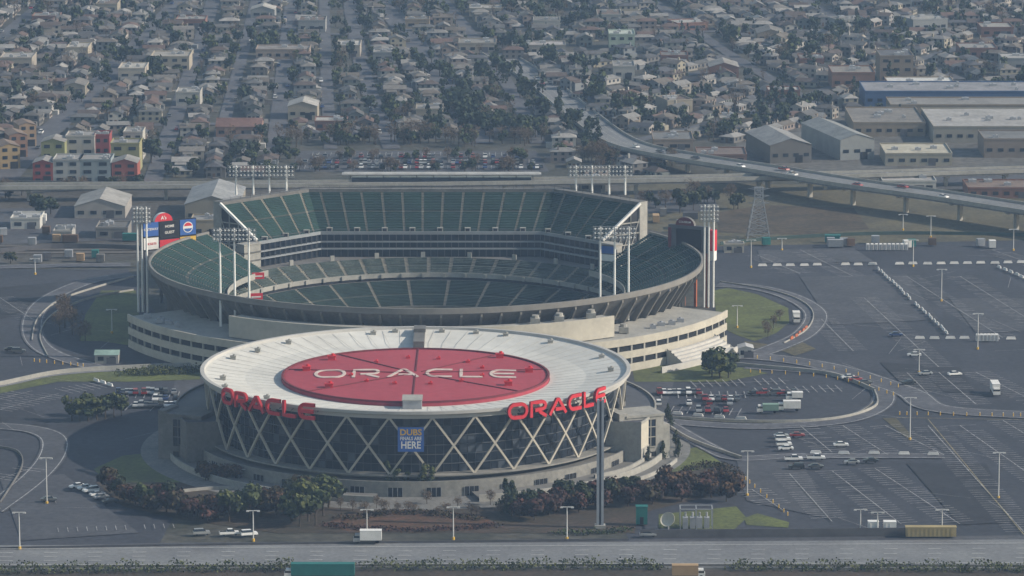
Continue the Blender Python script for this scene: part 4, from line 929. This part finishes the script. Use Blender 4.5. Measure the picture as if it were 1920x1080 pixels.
ap=[(62,100,345,9,14,(.28,.06,.05)),(100,150,345,10,16,(.35,.35,.34)),(150,208,345,10,16,(.25,.29,.31)),(210,258,345,9,14,(.28,.08,.06)),(78,122,318,12,14,(.25,.26,.13)),(124,178,312,13,14,(.38,.36,.34)),(178,206,310,13,12,(.26,.06,.06)),(208,262,322,12,14,(.28,.265,.14)),(232,268,300,12,14,(.4,.39,.36))]
for a in ap: B(*a[:5],a[5],(.28,.27,.26) if a[4]>12 else dg,'gable' if a[0] in(62,210,78) else 'flat','modern multi-storey apartment block with coloured walls',rows=3,units=2,name='apartment_building',cat='apartment building')
for a in ((-60,-12,338,10,18,(.28,.15,.09)),(-10,28,318,10,16,(.28,.21,.11)),(8,42,296,10,16,(.22,.13,.09)),(28,60,276,10,14,(.28,.2,.13)),(-30,5,290,10,14,(.24,.24,.24))): B(*a[:5],a[5],(.22,.165,.13),'gable','ochre and brown apartment row with pitched roofs',rows=3,name='apartment_building',cat='apartment building',rot=.3)
B(1385,1412,672,3.5,6,wt,(.45,.45,.45),'gable','small pale kiosk building'); B(1358,1395,474,3,5,(.42,.39,.33),(.42,.4,.36),'flat','small cream site cabin'); B(178,222,682,3,7,(.36,.34,.31),(.25,.36,.32),'gable','small ticket booth with pale green roof')
def container(u,v,w_,m_,colr,rot=0,where='beside the service road'):
    x,y=G(u,v); mb=MB(); mb.box(0,0,.15,w_,2.5,2.6); mb.box(0,0,2.75,w_*1.02,2.6,.12)
    for i in range(int(w_/1.2)): mb.box(-w_/2+.6+i*1.2,-1.28,.3,.12,.08,2.2)
    obj('storage_container',mb,[m_],loc=(x,y,ZM),rot=rot,label=f'{colr} storage container {where}',cat='container',group='storage containers')
container(1745,1008,14,mat('yellow_box',(.36,.29,.15)),'yellow'); container(1668,998,3.5,whitep,'white'); container(1637,998,3,whitep,'white')
CC=[('white',whitep),('grey',metal),('teal',tealp),('brown',brown),('dark grey',metald),('dark grey',concd),('tan',MATS['tan_box'])]
for i in range(38):
    if i<18: u=R.uniform(-20,245);v=R.choice([456,490,440,420])+R.uniform(-6,6)
    elif i<26: u=R.uniform(1195,1335);v=R.uniform(405,450)
    else: u=R.uniform(1420,1900);v=R.uniform(455,466)
    n,m=R.choice(CC[:4] if i>=26 else CC[1:]); container(u,v,R.choice([3,3,6]),m,n,R.choice([0,0,.2,H2]),'in the yard beside the fence')
x,y=G(1203,985); mb=MB(); mb.box(0,0,.15,3.2,2.5,5); mb.box(0,0,5.15,3.4,2.7,.2); mb.box(0,-1.3,.2,1,.1,2.1,0,1); obj('kiosk',mb,[tealp,dark],loc=(x,y,ZM),label='small green kiosk beside the service road',cat='kiosk')
for i in range(16):
    u,v=(1627+i*8,470) if i<10 else (1833+(i-10)*7,641); x,y=G(u,v); mb=MB(); mb.box(0,0,0,1.3,1.3,2.2); mb.box(0,0,2.2,1.35,1.35,.25,0,0,taper=.7); mb.box(0,-.68,.1,.8,.05,1.9,0,1); obj('portable_toilet',mb,[whitep,metal],loc=(x,y,ZM),label='white portable toilet at the edge of the lot',cat='portable toilet',group='portable toilets')
x,y=G(1253,995); r=empty('satellite_dish',(x,y,0),'pale satellite dish on a short mast','satellite dish')
mb=MB(); mb.cyl(0,0,0,.25,2.4,8); obj('mast',mb,[metal],parent=r)
mb=MB(); mb.lathe(0,0,[(0.01,0),(.9,.12),(1.6,.42),(2.1,.8),(2.15,.75)],0,360,20,0); M=Matrix.Rotation(rad(55),4,'X')@Matrix.Rotation(rad(-20),4,'Y'); mb.v=[tuple(M@Vector(p)+Vector((0,0,3))) for p in mb.v]; obj('dish',mb,[mat('dish_paint',(.5,.47,.4))],parent=r)
x,y=G(1305,990); r=empty('electrical_substation',(x,y,0),'grey caged electrical equipment on a fenced pad','substation')
for i in range(4):
    mb=MB(); mb.box(-3+i*2,0,0,1.5,2.2,3.2); mb.cyl(-3+i*2,0,3.2,.3,1.4,8); obj('transformer',mb,[metal],parent=r)
mb=MB()
for a in(-4.5,0,4.5):
    for b in(-2.5,2.5): mb.beam((a,b,0),(a,b,6),.25)
for b in(-2.5,2.5): mb.beam((-4.5,b,6),(4.5,b,6),.25)
for a in(-4.5,0,4.5): mb.beam((a,-2.5,6),(a,2.5,6),.25)
obj('frame',mb,[metal],parent=r)
x,y=G(1422,447); Hh=(447-352)/scale(447)/cp; mb=MB()
def lw(z): return 3.6*(1-z/Hh)+.9 if z<Hh*.7 else 1.6
zs=[Hh*i/9 for i in range(10)]
for i in range(9):
    a,b=lw(zs[i]),lw(zs[i+1]); C=[(-1,-1),(1,-1),(1,1),(-1,1)]
    for k in range(4):
        p=C[k];q=C[(k+1)%4]
        mb.beam((p[0]*a,p[1]*a,zs[i]),(p[0]*b,p[1]*b,zs[i+1]),.28); mb.beam((p[0]*a,p[1]*a,zs[i]),(q[0]*b,q[1]*b,zs[i+1]),.16); mb.beam((q[0]*a,q[1]*a,zs[i]),(p[0]*b,p[1]*b,zs[i+1]),.16); mb.beam((p[0]*b,p[1]*b,zs[i+1]),(q[0]*b,q[1]*b,zs[i+1]),.16)
for z in (Hh*.72,Hh*.86,Hh): 
    for s in(-1,1): mb.beam((0,0,z),(s*4.2,0,z-.4),.3,0,.12); mb.beam((0,0,z-1.2),(s*4.2,0,z-.4),.2,0,.1)
obj('power_pylon',mb,[metal],loc=(x,y,0),label='grey steel lattice power pylon beside the creek',cat='pylon')
# ---------------------------------------------------------------- overpass, railway
def viaduct(name,px,zprof,width,m,label,cat,step=26,pier=True,barrier=True,th=1.3):
    W=[];Z=[]
    for u,v,z in smooth_path([(p[0],p[1],z) for p,z in zip(px,zprof)],8): W.append(G(u,v,z)); Z.append(z)
    r=empty(name,(0,0,0),label,cat)
    mb=MB(); ribbon_mb(mb,W,width,0.02,0,th=th,zs=Z); obj('deck',mb,[m],parent=r)
    if barrier:
        for s in(-1,1):
            mb=MB(); ribbon_mb(mb,offs(W,s*width/2),.4,1.0,0,th=1.6,zs=Z); obj('parapet',mb,[conc],parent=r)
        mb=MB(); ribbon_mb(mb,W,.25,0.04,0,zs=Z); ribbon_mb(mb,W,.25,.04,0,off=width*.25,zs=Z); ribbon_mb(mb,W,.25,.04,0,off=-width*.25,zs=Z); obj('lane_marking',mb,[mark],parent=r)
    if pier:
        d=0
        for i in range(1,len(W)):
            d+=math.hypot(W[i][0]-W[i-1][0],W[i][1]-W[i-1][1])
            if d>step and Z[i]>3:
                d=0; t=math.atan2(W[i][1]-W[i-1][1],W[i][0]-W[i-1][0]); mb=MB(); mb.box(W[i][0],W[i][1],0,1.4,1.8,Z[i]-th-.9,t); mb.box(W[i][0],W[i][1],Z[i]-th-.9,1.6,width*.8,.9,t); obj('pier',mb,[conc],parent=r)
    return W,Z
OW,OZ=viaduct('overpass',[(930,100),(1010,150),(1090,215),(1170,268),(1290,295),(1440,318),(1600,344),(1760,366),(1930,392),(2150,425)],[0.2,.3,.6,3,6.5,8,9,9,9,9],15,road,'curved concrete freeway overpass crossing the rail line','overpass')
viaduct('railway_viaduct',[(-300,352),(0,350),(500,346),(900,341),(1230,336),(1500,330),(1930,318),(2200,310)],[6]*8,9,concd,'elevated concrete railway viaduct','railway viaduct',step=22)
viaduct('road_ramp',[(1030,170),(1100,238),(1130,262),(1180,300)],[.1,.1,.1,.1],8,road2,'sloping street ramp beside the overpass','ramp',pier=False,barrier=False,th=.1)
for i in range(14):
    k=R.randrange(8,len(OW)-4); p=offs(OW,R.choice([-4,-1,3,5]))[k]; q=OW[k+1]; t=math.atan2(q[1]-OW[k][1],q[0]-OW[k][0]); car((p[0],p[1]),0,rk(),rc(),t,False,'driving on the overpass',z=OZ[k]+.06)
for s in STREETS[:8]:
    W=rpath(s,10)
    for k in range(7):
        i=R.randrange(3,len(W)-1); p=offs(W,R.choice([-2.8,2.8]))[i]; q=W[i]; t=math.atan2(q[1]-W[i-1][1],q[0]-W[i-1][0])
        if proj(*p)[1]>0: car(p,0,rk(),rc(),t,False,'on the residential street',z=ZM)
x0,y0=G(640,332,9);x1,_=G(1015,332,9); r=empty('railway_station',((x0+x1)/2,y0+8,0),'elevated railway station with long white platform canopy','railway station')
Ws=x1-x0; mb=MB(); mb.box(0,0,9,Ws,5,.4); mb.box(0,0,9.4,Ws*.98,2,.4); obj('canopy',mb,[mat('canopy_white',(.5,.5,.49))],parent=r); mb=MB(); mb.box(0,0,4.5,Ws,8,1.2); obj('platform',mb,[conc],parent=r)
for i in range(12):
    mb=MB(); mb.box(-Ws/2+Ws*(i+.5)/12,0,0,.5,.8,9); obj('column',mb,[conc],parent=r)
mb=MB(); mb.box(0,-1,5.7,Ws*.9,2.6,2.3); obj('glazed_wall',mb,[glassm],parent=r)
# ---------------------------------------------------------------- houses
WALLC=[(.25,.235,.21),(.36,.35,.33),(.20,.17,.14),(.18,.195,.21),(.22,.185,.17),(.28,.26,.21),(.16,.175,.165),(.34,.315,.29),(.13,.125,.12),(.22,.22,.225)]
ROOFC=[(.105,.10,.095),(.08,.08,.084),(.14,.125,.11),(.18,.17,.16),(.10,.08,.072),(.13,.088,.075),(.22,.215,.21),(.085,.087,.098),(.12,.12,.12),(.30,.29,.28)]
HW=mat('house_wall',(1,1,1),(.85,.85,.85),s=.3,rnd=WALLC); HR=mat('house_roof',(1,1,1),(.7,.7,.7),s=.5,objc=True,rnd=ROOFC)
WV=[wmat(c) for c in WALLC]; RV=[rmat(c) for c in ROOFC]
def house_mb(v):
    q=random.Random(v); b=MB(); r=MB()
    W=q.uniform(5.6,7.6);D=q.uniform(7.5,11.8);h=2.7 if v%5 else 5.0;rh=q.uniform(1.1,1.8); o=.4
    def unit(cx,cy,W,D,h,rh,hip):
        b.box(cx,cy,0,W,D,h,0,0)
        x0,x1,y0,y1=cx-W/2-o,cx+W/2+o,cy-D/2-o,cy+D/2+o
        i=min(D,W)*.45 if hip else 0.0
        a=(cx,y0+i,h+rh);c=(cx,y1-i,h+rh)
        r.quad((x0,y1,h),(x0,y0,h),a,c); r.quad((x1,y0,h),(x1,y1,h),c,a)
        if hip: r.tri((x0,y0,h),(x1,y0,h),a); r.tri((x1,y1,h),(x0,y1,h),c)
        else:
            b.tri((cx-W/2,cy-D/2,h),(cx+W/2,cy-D/2,h),(cx,cy-D/2,h+rh*.88),0); b.tri((cx+W/2,cy+D/2,h),(cx-W/2,cy+D/2,h),(cx,cy+D/2,h+rh*.88),0)
    unit(0,0,W,D,h,rh,v%2==0)
    if v%4 in(1,2): unit(W*.42,-D*.15,W*.6,D*.4,h*.8,rh*.7,False)
    if v%3==0: b.box(-W*.1,D*.62,0,W*.6,D*.25,2.3,0,0)
    if v%5==0: b.box(-W*.3,D*.2,h,.8,.8,rh+1,0,0)
    for s in(-1,1):
        for k in range(max(1,int(h/2.5))):
            for t in (-.3,.3): b.box(t*W,s*(D/2+.03),1+k*2.4,1.3,.1,1.2,0,1)
            for t in (-.3,0,.3): b.box(s*(W/2+.03),t*D,1+k*2.4,.1,1.3,1.2,0,1)
    b.box(0,-D/2-.05,0,1.1,.12,2.1,0,2); b.box(0,D/2+.05,0,1.1,.12,2.1,0,2)
    b.box(W*.1,-D/2-1.2,0,2.4,2.2,.4,0,0)
    return b,r
NHM=14
HM=[house_mb(v) for v in range(NHM)]
HB=[b.mesh('house',[HW,glassm,brown]) for b,r in HM]; HRm=[r.mesh('roof',[HR]) for b,r in HM]
EX=[[(540,262),(1040,262),(1050,360),(530,360)],[(900,85),(1010,130),(1110,205),(1190,255),(1250,285),(1230,330),(1120,290),(1020,200),(930,130)],[(-100,268),(70,245),(280,268),(285,400),(-100,400)],[(1290,275),(1980,200),(1980,460),(1200,460)]]
cand=[];grid={}
def ok(x,y,r,g=None):
    gx,gy=int(x//12),int(y//12)
    for a in(-1,0,1):
        for b in(-1,0,1):
            for (px,py) in grid.get((gx+a,gy+b),[]):
                if (px-x)**2+(py-y)**2<r*r: return False
    return True
SW=[rpath(s,6) for s in STREETS+CROSS]
SWA=[np.array(W) for W in SW]
def sdist(x,y):
    m=1e9
    for A in SWA:
        a=A[:-1];d=A[1:]-a;p=np.array((x,y))-a;t=np.clip((p*d).sum(1)/(d*d).sum(1),0,1);e=p-d*t[:,None];m=min(m,float((e*e).sum(1).min()))
    return math.sqrt(m)
def allowed(x,y,hh=0):
    u,v=proj(x,y)
    if v>335 or v<-60 or u<-100 or u>2030: return False
    for P in EX:
        if inpoly(u,v,P): return False
    for a,b,c,d in BEX:
        if a-hh<x<b+hh and c-hh<y<d+hh: return False
    return True
def tryh(x,y,rt,rr=8.9):
    if allowed(x,y,3) and ok(x,y,rr) and sdist(x,y)>8.5:
        cand.append((x,y,rt)); grid.setdefault((int(x//12),int(y//12)),[]).append((x,y))
for row in (12.5,25,37.5):
    for W in SW:
        acc=0
        for i in range(1,len(W)):
            dx,dy=W[i][0]-W[i-1][0],W[i][1]-W[i-1][1];L=math.hypot(dx,dy)
            while acc<L:
                t=acc/L;p=lerp(W[i-1],W[i],t);nx,ny=-dy/L,dx/L;th=math.atan2(dy,dx)
                for s in(-1,1):
                    j=R.uniform(-1.8,1.8); 
                    if R.random()<.92: tryh(p[0]+nx*s*(row+j),p[1]+ny*s*(row+j),th+R.choice([0,math.pi])+(H2 if R.random()<.35 else 0)+R.uniform(-.06,.06))
                acc+=R.uniform(9.0,11.8)
            acc-=L
for k in range(3200):
    x=R.uniform(-300,420);y=R.uniform(500,1330)
    if not(-60<proj(x,y)[1]<335): continue
    tryh(x,y,R.choice([.5,.5+H2]) if proj(x,y)[0]>1100 else R.choice([0,H2]),9.6)
cand.sort(key=lambda c:c[1])
stuff=MB();NV=len(WV)
vis=[c for c in cand if 0<=proj(c[0],c[1])[0]<=1920 and proj(c[0],c[1])[1]>0]; inv=set(vis[:296])
for c in cand:
    v=R.randrange(NHM)
    if c in inv:
        o=bpy.data.objects.new('house',HB[v]); COL.objects.link(o); o.location=(c[0],c[1],0); o.rotation_euler[2]=c[2]+H2
        o['label']='small detached house with pitched shingle roof on a street'; o['category']='house'; o['group']='houses of the residential neighbourhood'
        r=bpy.data.objects.new('roof',HRm[v]); COL.objects.link(r); r.parent=o
    else:
        M=Matrix.Translation((c[0],c[1],0))@Matrix.Rotation(c[2]+H2,4,'Z'); wi=R.randrange(NV); ri=R.randrange(NV)
        stuff.add(HM[v][0],M,{0:wi,1:2*NV,2:2*NV+1}); stuff.add(HM[v][1],M,{0:NV+ri})
obj('houses',stuff,WV+RV+[glassm,brown],kind='stuff',label='far residential blocks of small pitched-roof houses',cat='houses')
# ---------------------------------------------------------------- neighbourhood trees
tc=[]
for k in range(11000):
    x=R.uniform(-300,420);y=R.uniform(500,1330)
    if not(-60<proj(x,y)[1]<335): continue
    if allowed(x,y) and ok(x,y,4.6) and sdist(x,y)>3.4: 
        n=math.sin(x*.021+1)*math.cos(y*.017)+math.sin(x*.05+y*.04)*.5
        if R.random()<.46+.26*n: tc.append((x,y,R.choice(['green','dark','dark','green','cone','bare','dark']) ,R.uniform(.4,1.0)*(1.35 if n>.6 else 1)*(1.35 if R.random()<.12 else 1)))
def line_trees(px,n,kinds,s0,s1,jit=5):
    W=rpath(px,8)
    for i in range(n):
        p=W[int(R.random()*(len(W)-1))]; tc.append((p[0]+R.uniform(-jit,jit),p[1]+R.uniform(-jit,jit),R.choice(kinds),R.uniform(s0,s1)))
line_trees([(930,125),(1000,185),(1060,235),(1110,280)],30,['dark','cone'],.9,1.4,7)
line_trees([(960,92),(1060,130),(1130,190),(1230,240)],38,['dark','cone','green'],.9,1.5,7)
line_trees([(860,210),(930,250),(1010,262)],34,['dark','dark','green'],.9,1.5,10)
line_trees([(800,120),(870,190),(900,240)],34,['dark'],.8,1.3,8)
line_trees([(550,272),(700,268),(850,272),(1020,270)],70,['bare','bare','green'],.8,1.2,8)
line_trees([(560,322),(1050,322)],26,['bare','bare','dark'],.5,.9,3)
line_trees([(560,300),(1010,300)],22,['bare','green'],.5,.75,6)
line_trees([(1050,290),(1150,310)],12,['bare','dark'],.8,1.2,8)
line_trees([(0,372),(140,360),(330,352)],18,['dark','bare'],.6,1.0,4)
line_trees([(1180,395),(1300,380),(1380,390)],16,['dark','bare'],.7,1.1,6)
line_trees([(1300,262),(1420,240),(1520,205),(1600,180)],26,['dark','green'],.7,1.2,8)
line_trees([(1450,215),(1540,100),(1600,60)],30,['dark','cone'],.8,1.5,10)
line_trees([(90,235),(230,105),(330,0)],34,['dark','green'],.5,.9,8)
tc.sort(key=lambda c:c[1])
NI=max(0,292-NT[0]); ti=0
SM={}
for kd,args in {'green':('green',1,120,dict()),'dark':('dark',11,120,dict()),'cone':('dark',21,120,dict(H=9,W=5,shape='cone')),'bare':('bare',41,200,dict(H=9,W=6.5))}.items():
    SM[kd]=tree_mb(args[0],args[1],args[2],**args[3])
tst=MB()
IDX={'green':(0,1),'dark':(2,3),'cone':(2,3),'bare':(4,5)}
tones=[leafs['green'][0],leafs['green'][1],leafs['dark'][0],leafs['dark'][1],leafs['bare'][0],leafs['bare'][1],bark]
for x,y,k,s in tc:
    u,v=proj(x,y)
    if ti<NI and 0<u<1920: tree(k,x,y,s,'between the houses'); ti+=1
    else:
        M=Matrix.Translation((x,y,0))@Matrix.Rotation(R.uniform(0,6.28),4,'Z')@Matrix.Diagonal((s,s,s*R.uniform(.8,1.2),1)); tr,cr=SM[k]; a,b=IDX[k]
        tst.add(tr,M,{0:6}); tst.add(cr,M,{0:a,1:b})
obj('trees',tst,tones,kind='stuff',label='far trees scattered between the houses',cat='trees')
for k in TP.values():
    for r in k: delete(r)
# ---------------------------------------------------------------- haze volume
hz=MB(); hz.box(0,400,-30,5000,4400,420)
hm=bpy.data.materials.new('haze'); hm.use_nodes=True; t=hm.node_tree; t.nodes.remove(t.nodes['Principled BSDF'])
vs=t.nodes.new('ShaderNodeVolumeScatter'); vs.inputs['Color'].default_value=(0.44,0.66,1,1); vs.inputs['Density'].default_value=0.00010; vs.inputs['Anisotropy'].default_value=0.1
t.links.new(vs.outputs[0],t.nodes['Material Output'].inputs['Volume'])
obj('haze',hz,[hm],kind='structure')
print('houses',len(cand),'trees',len(tc),NT[0],'cars',NC[0],'stuffverts',len(tst.v),len(stuff.v))
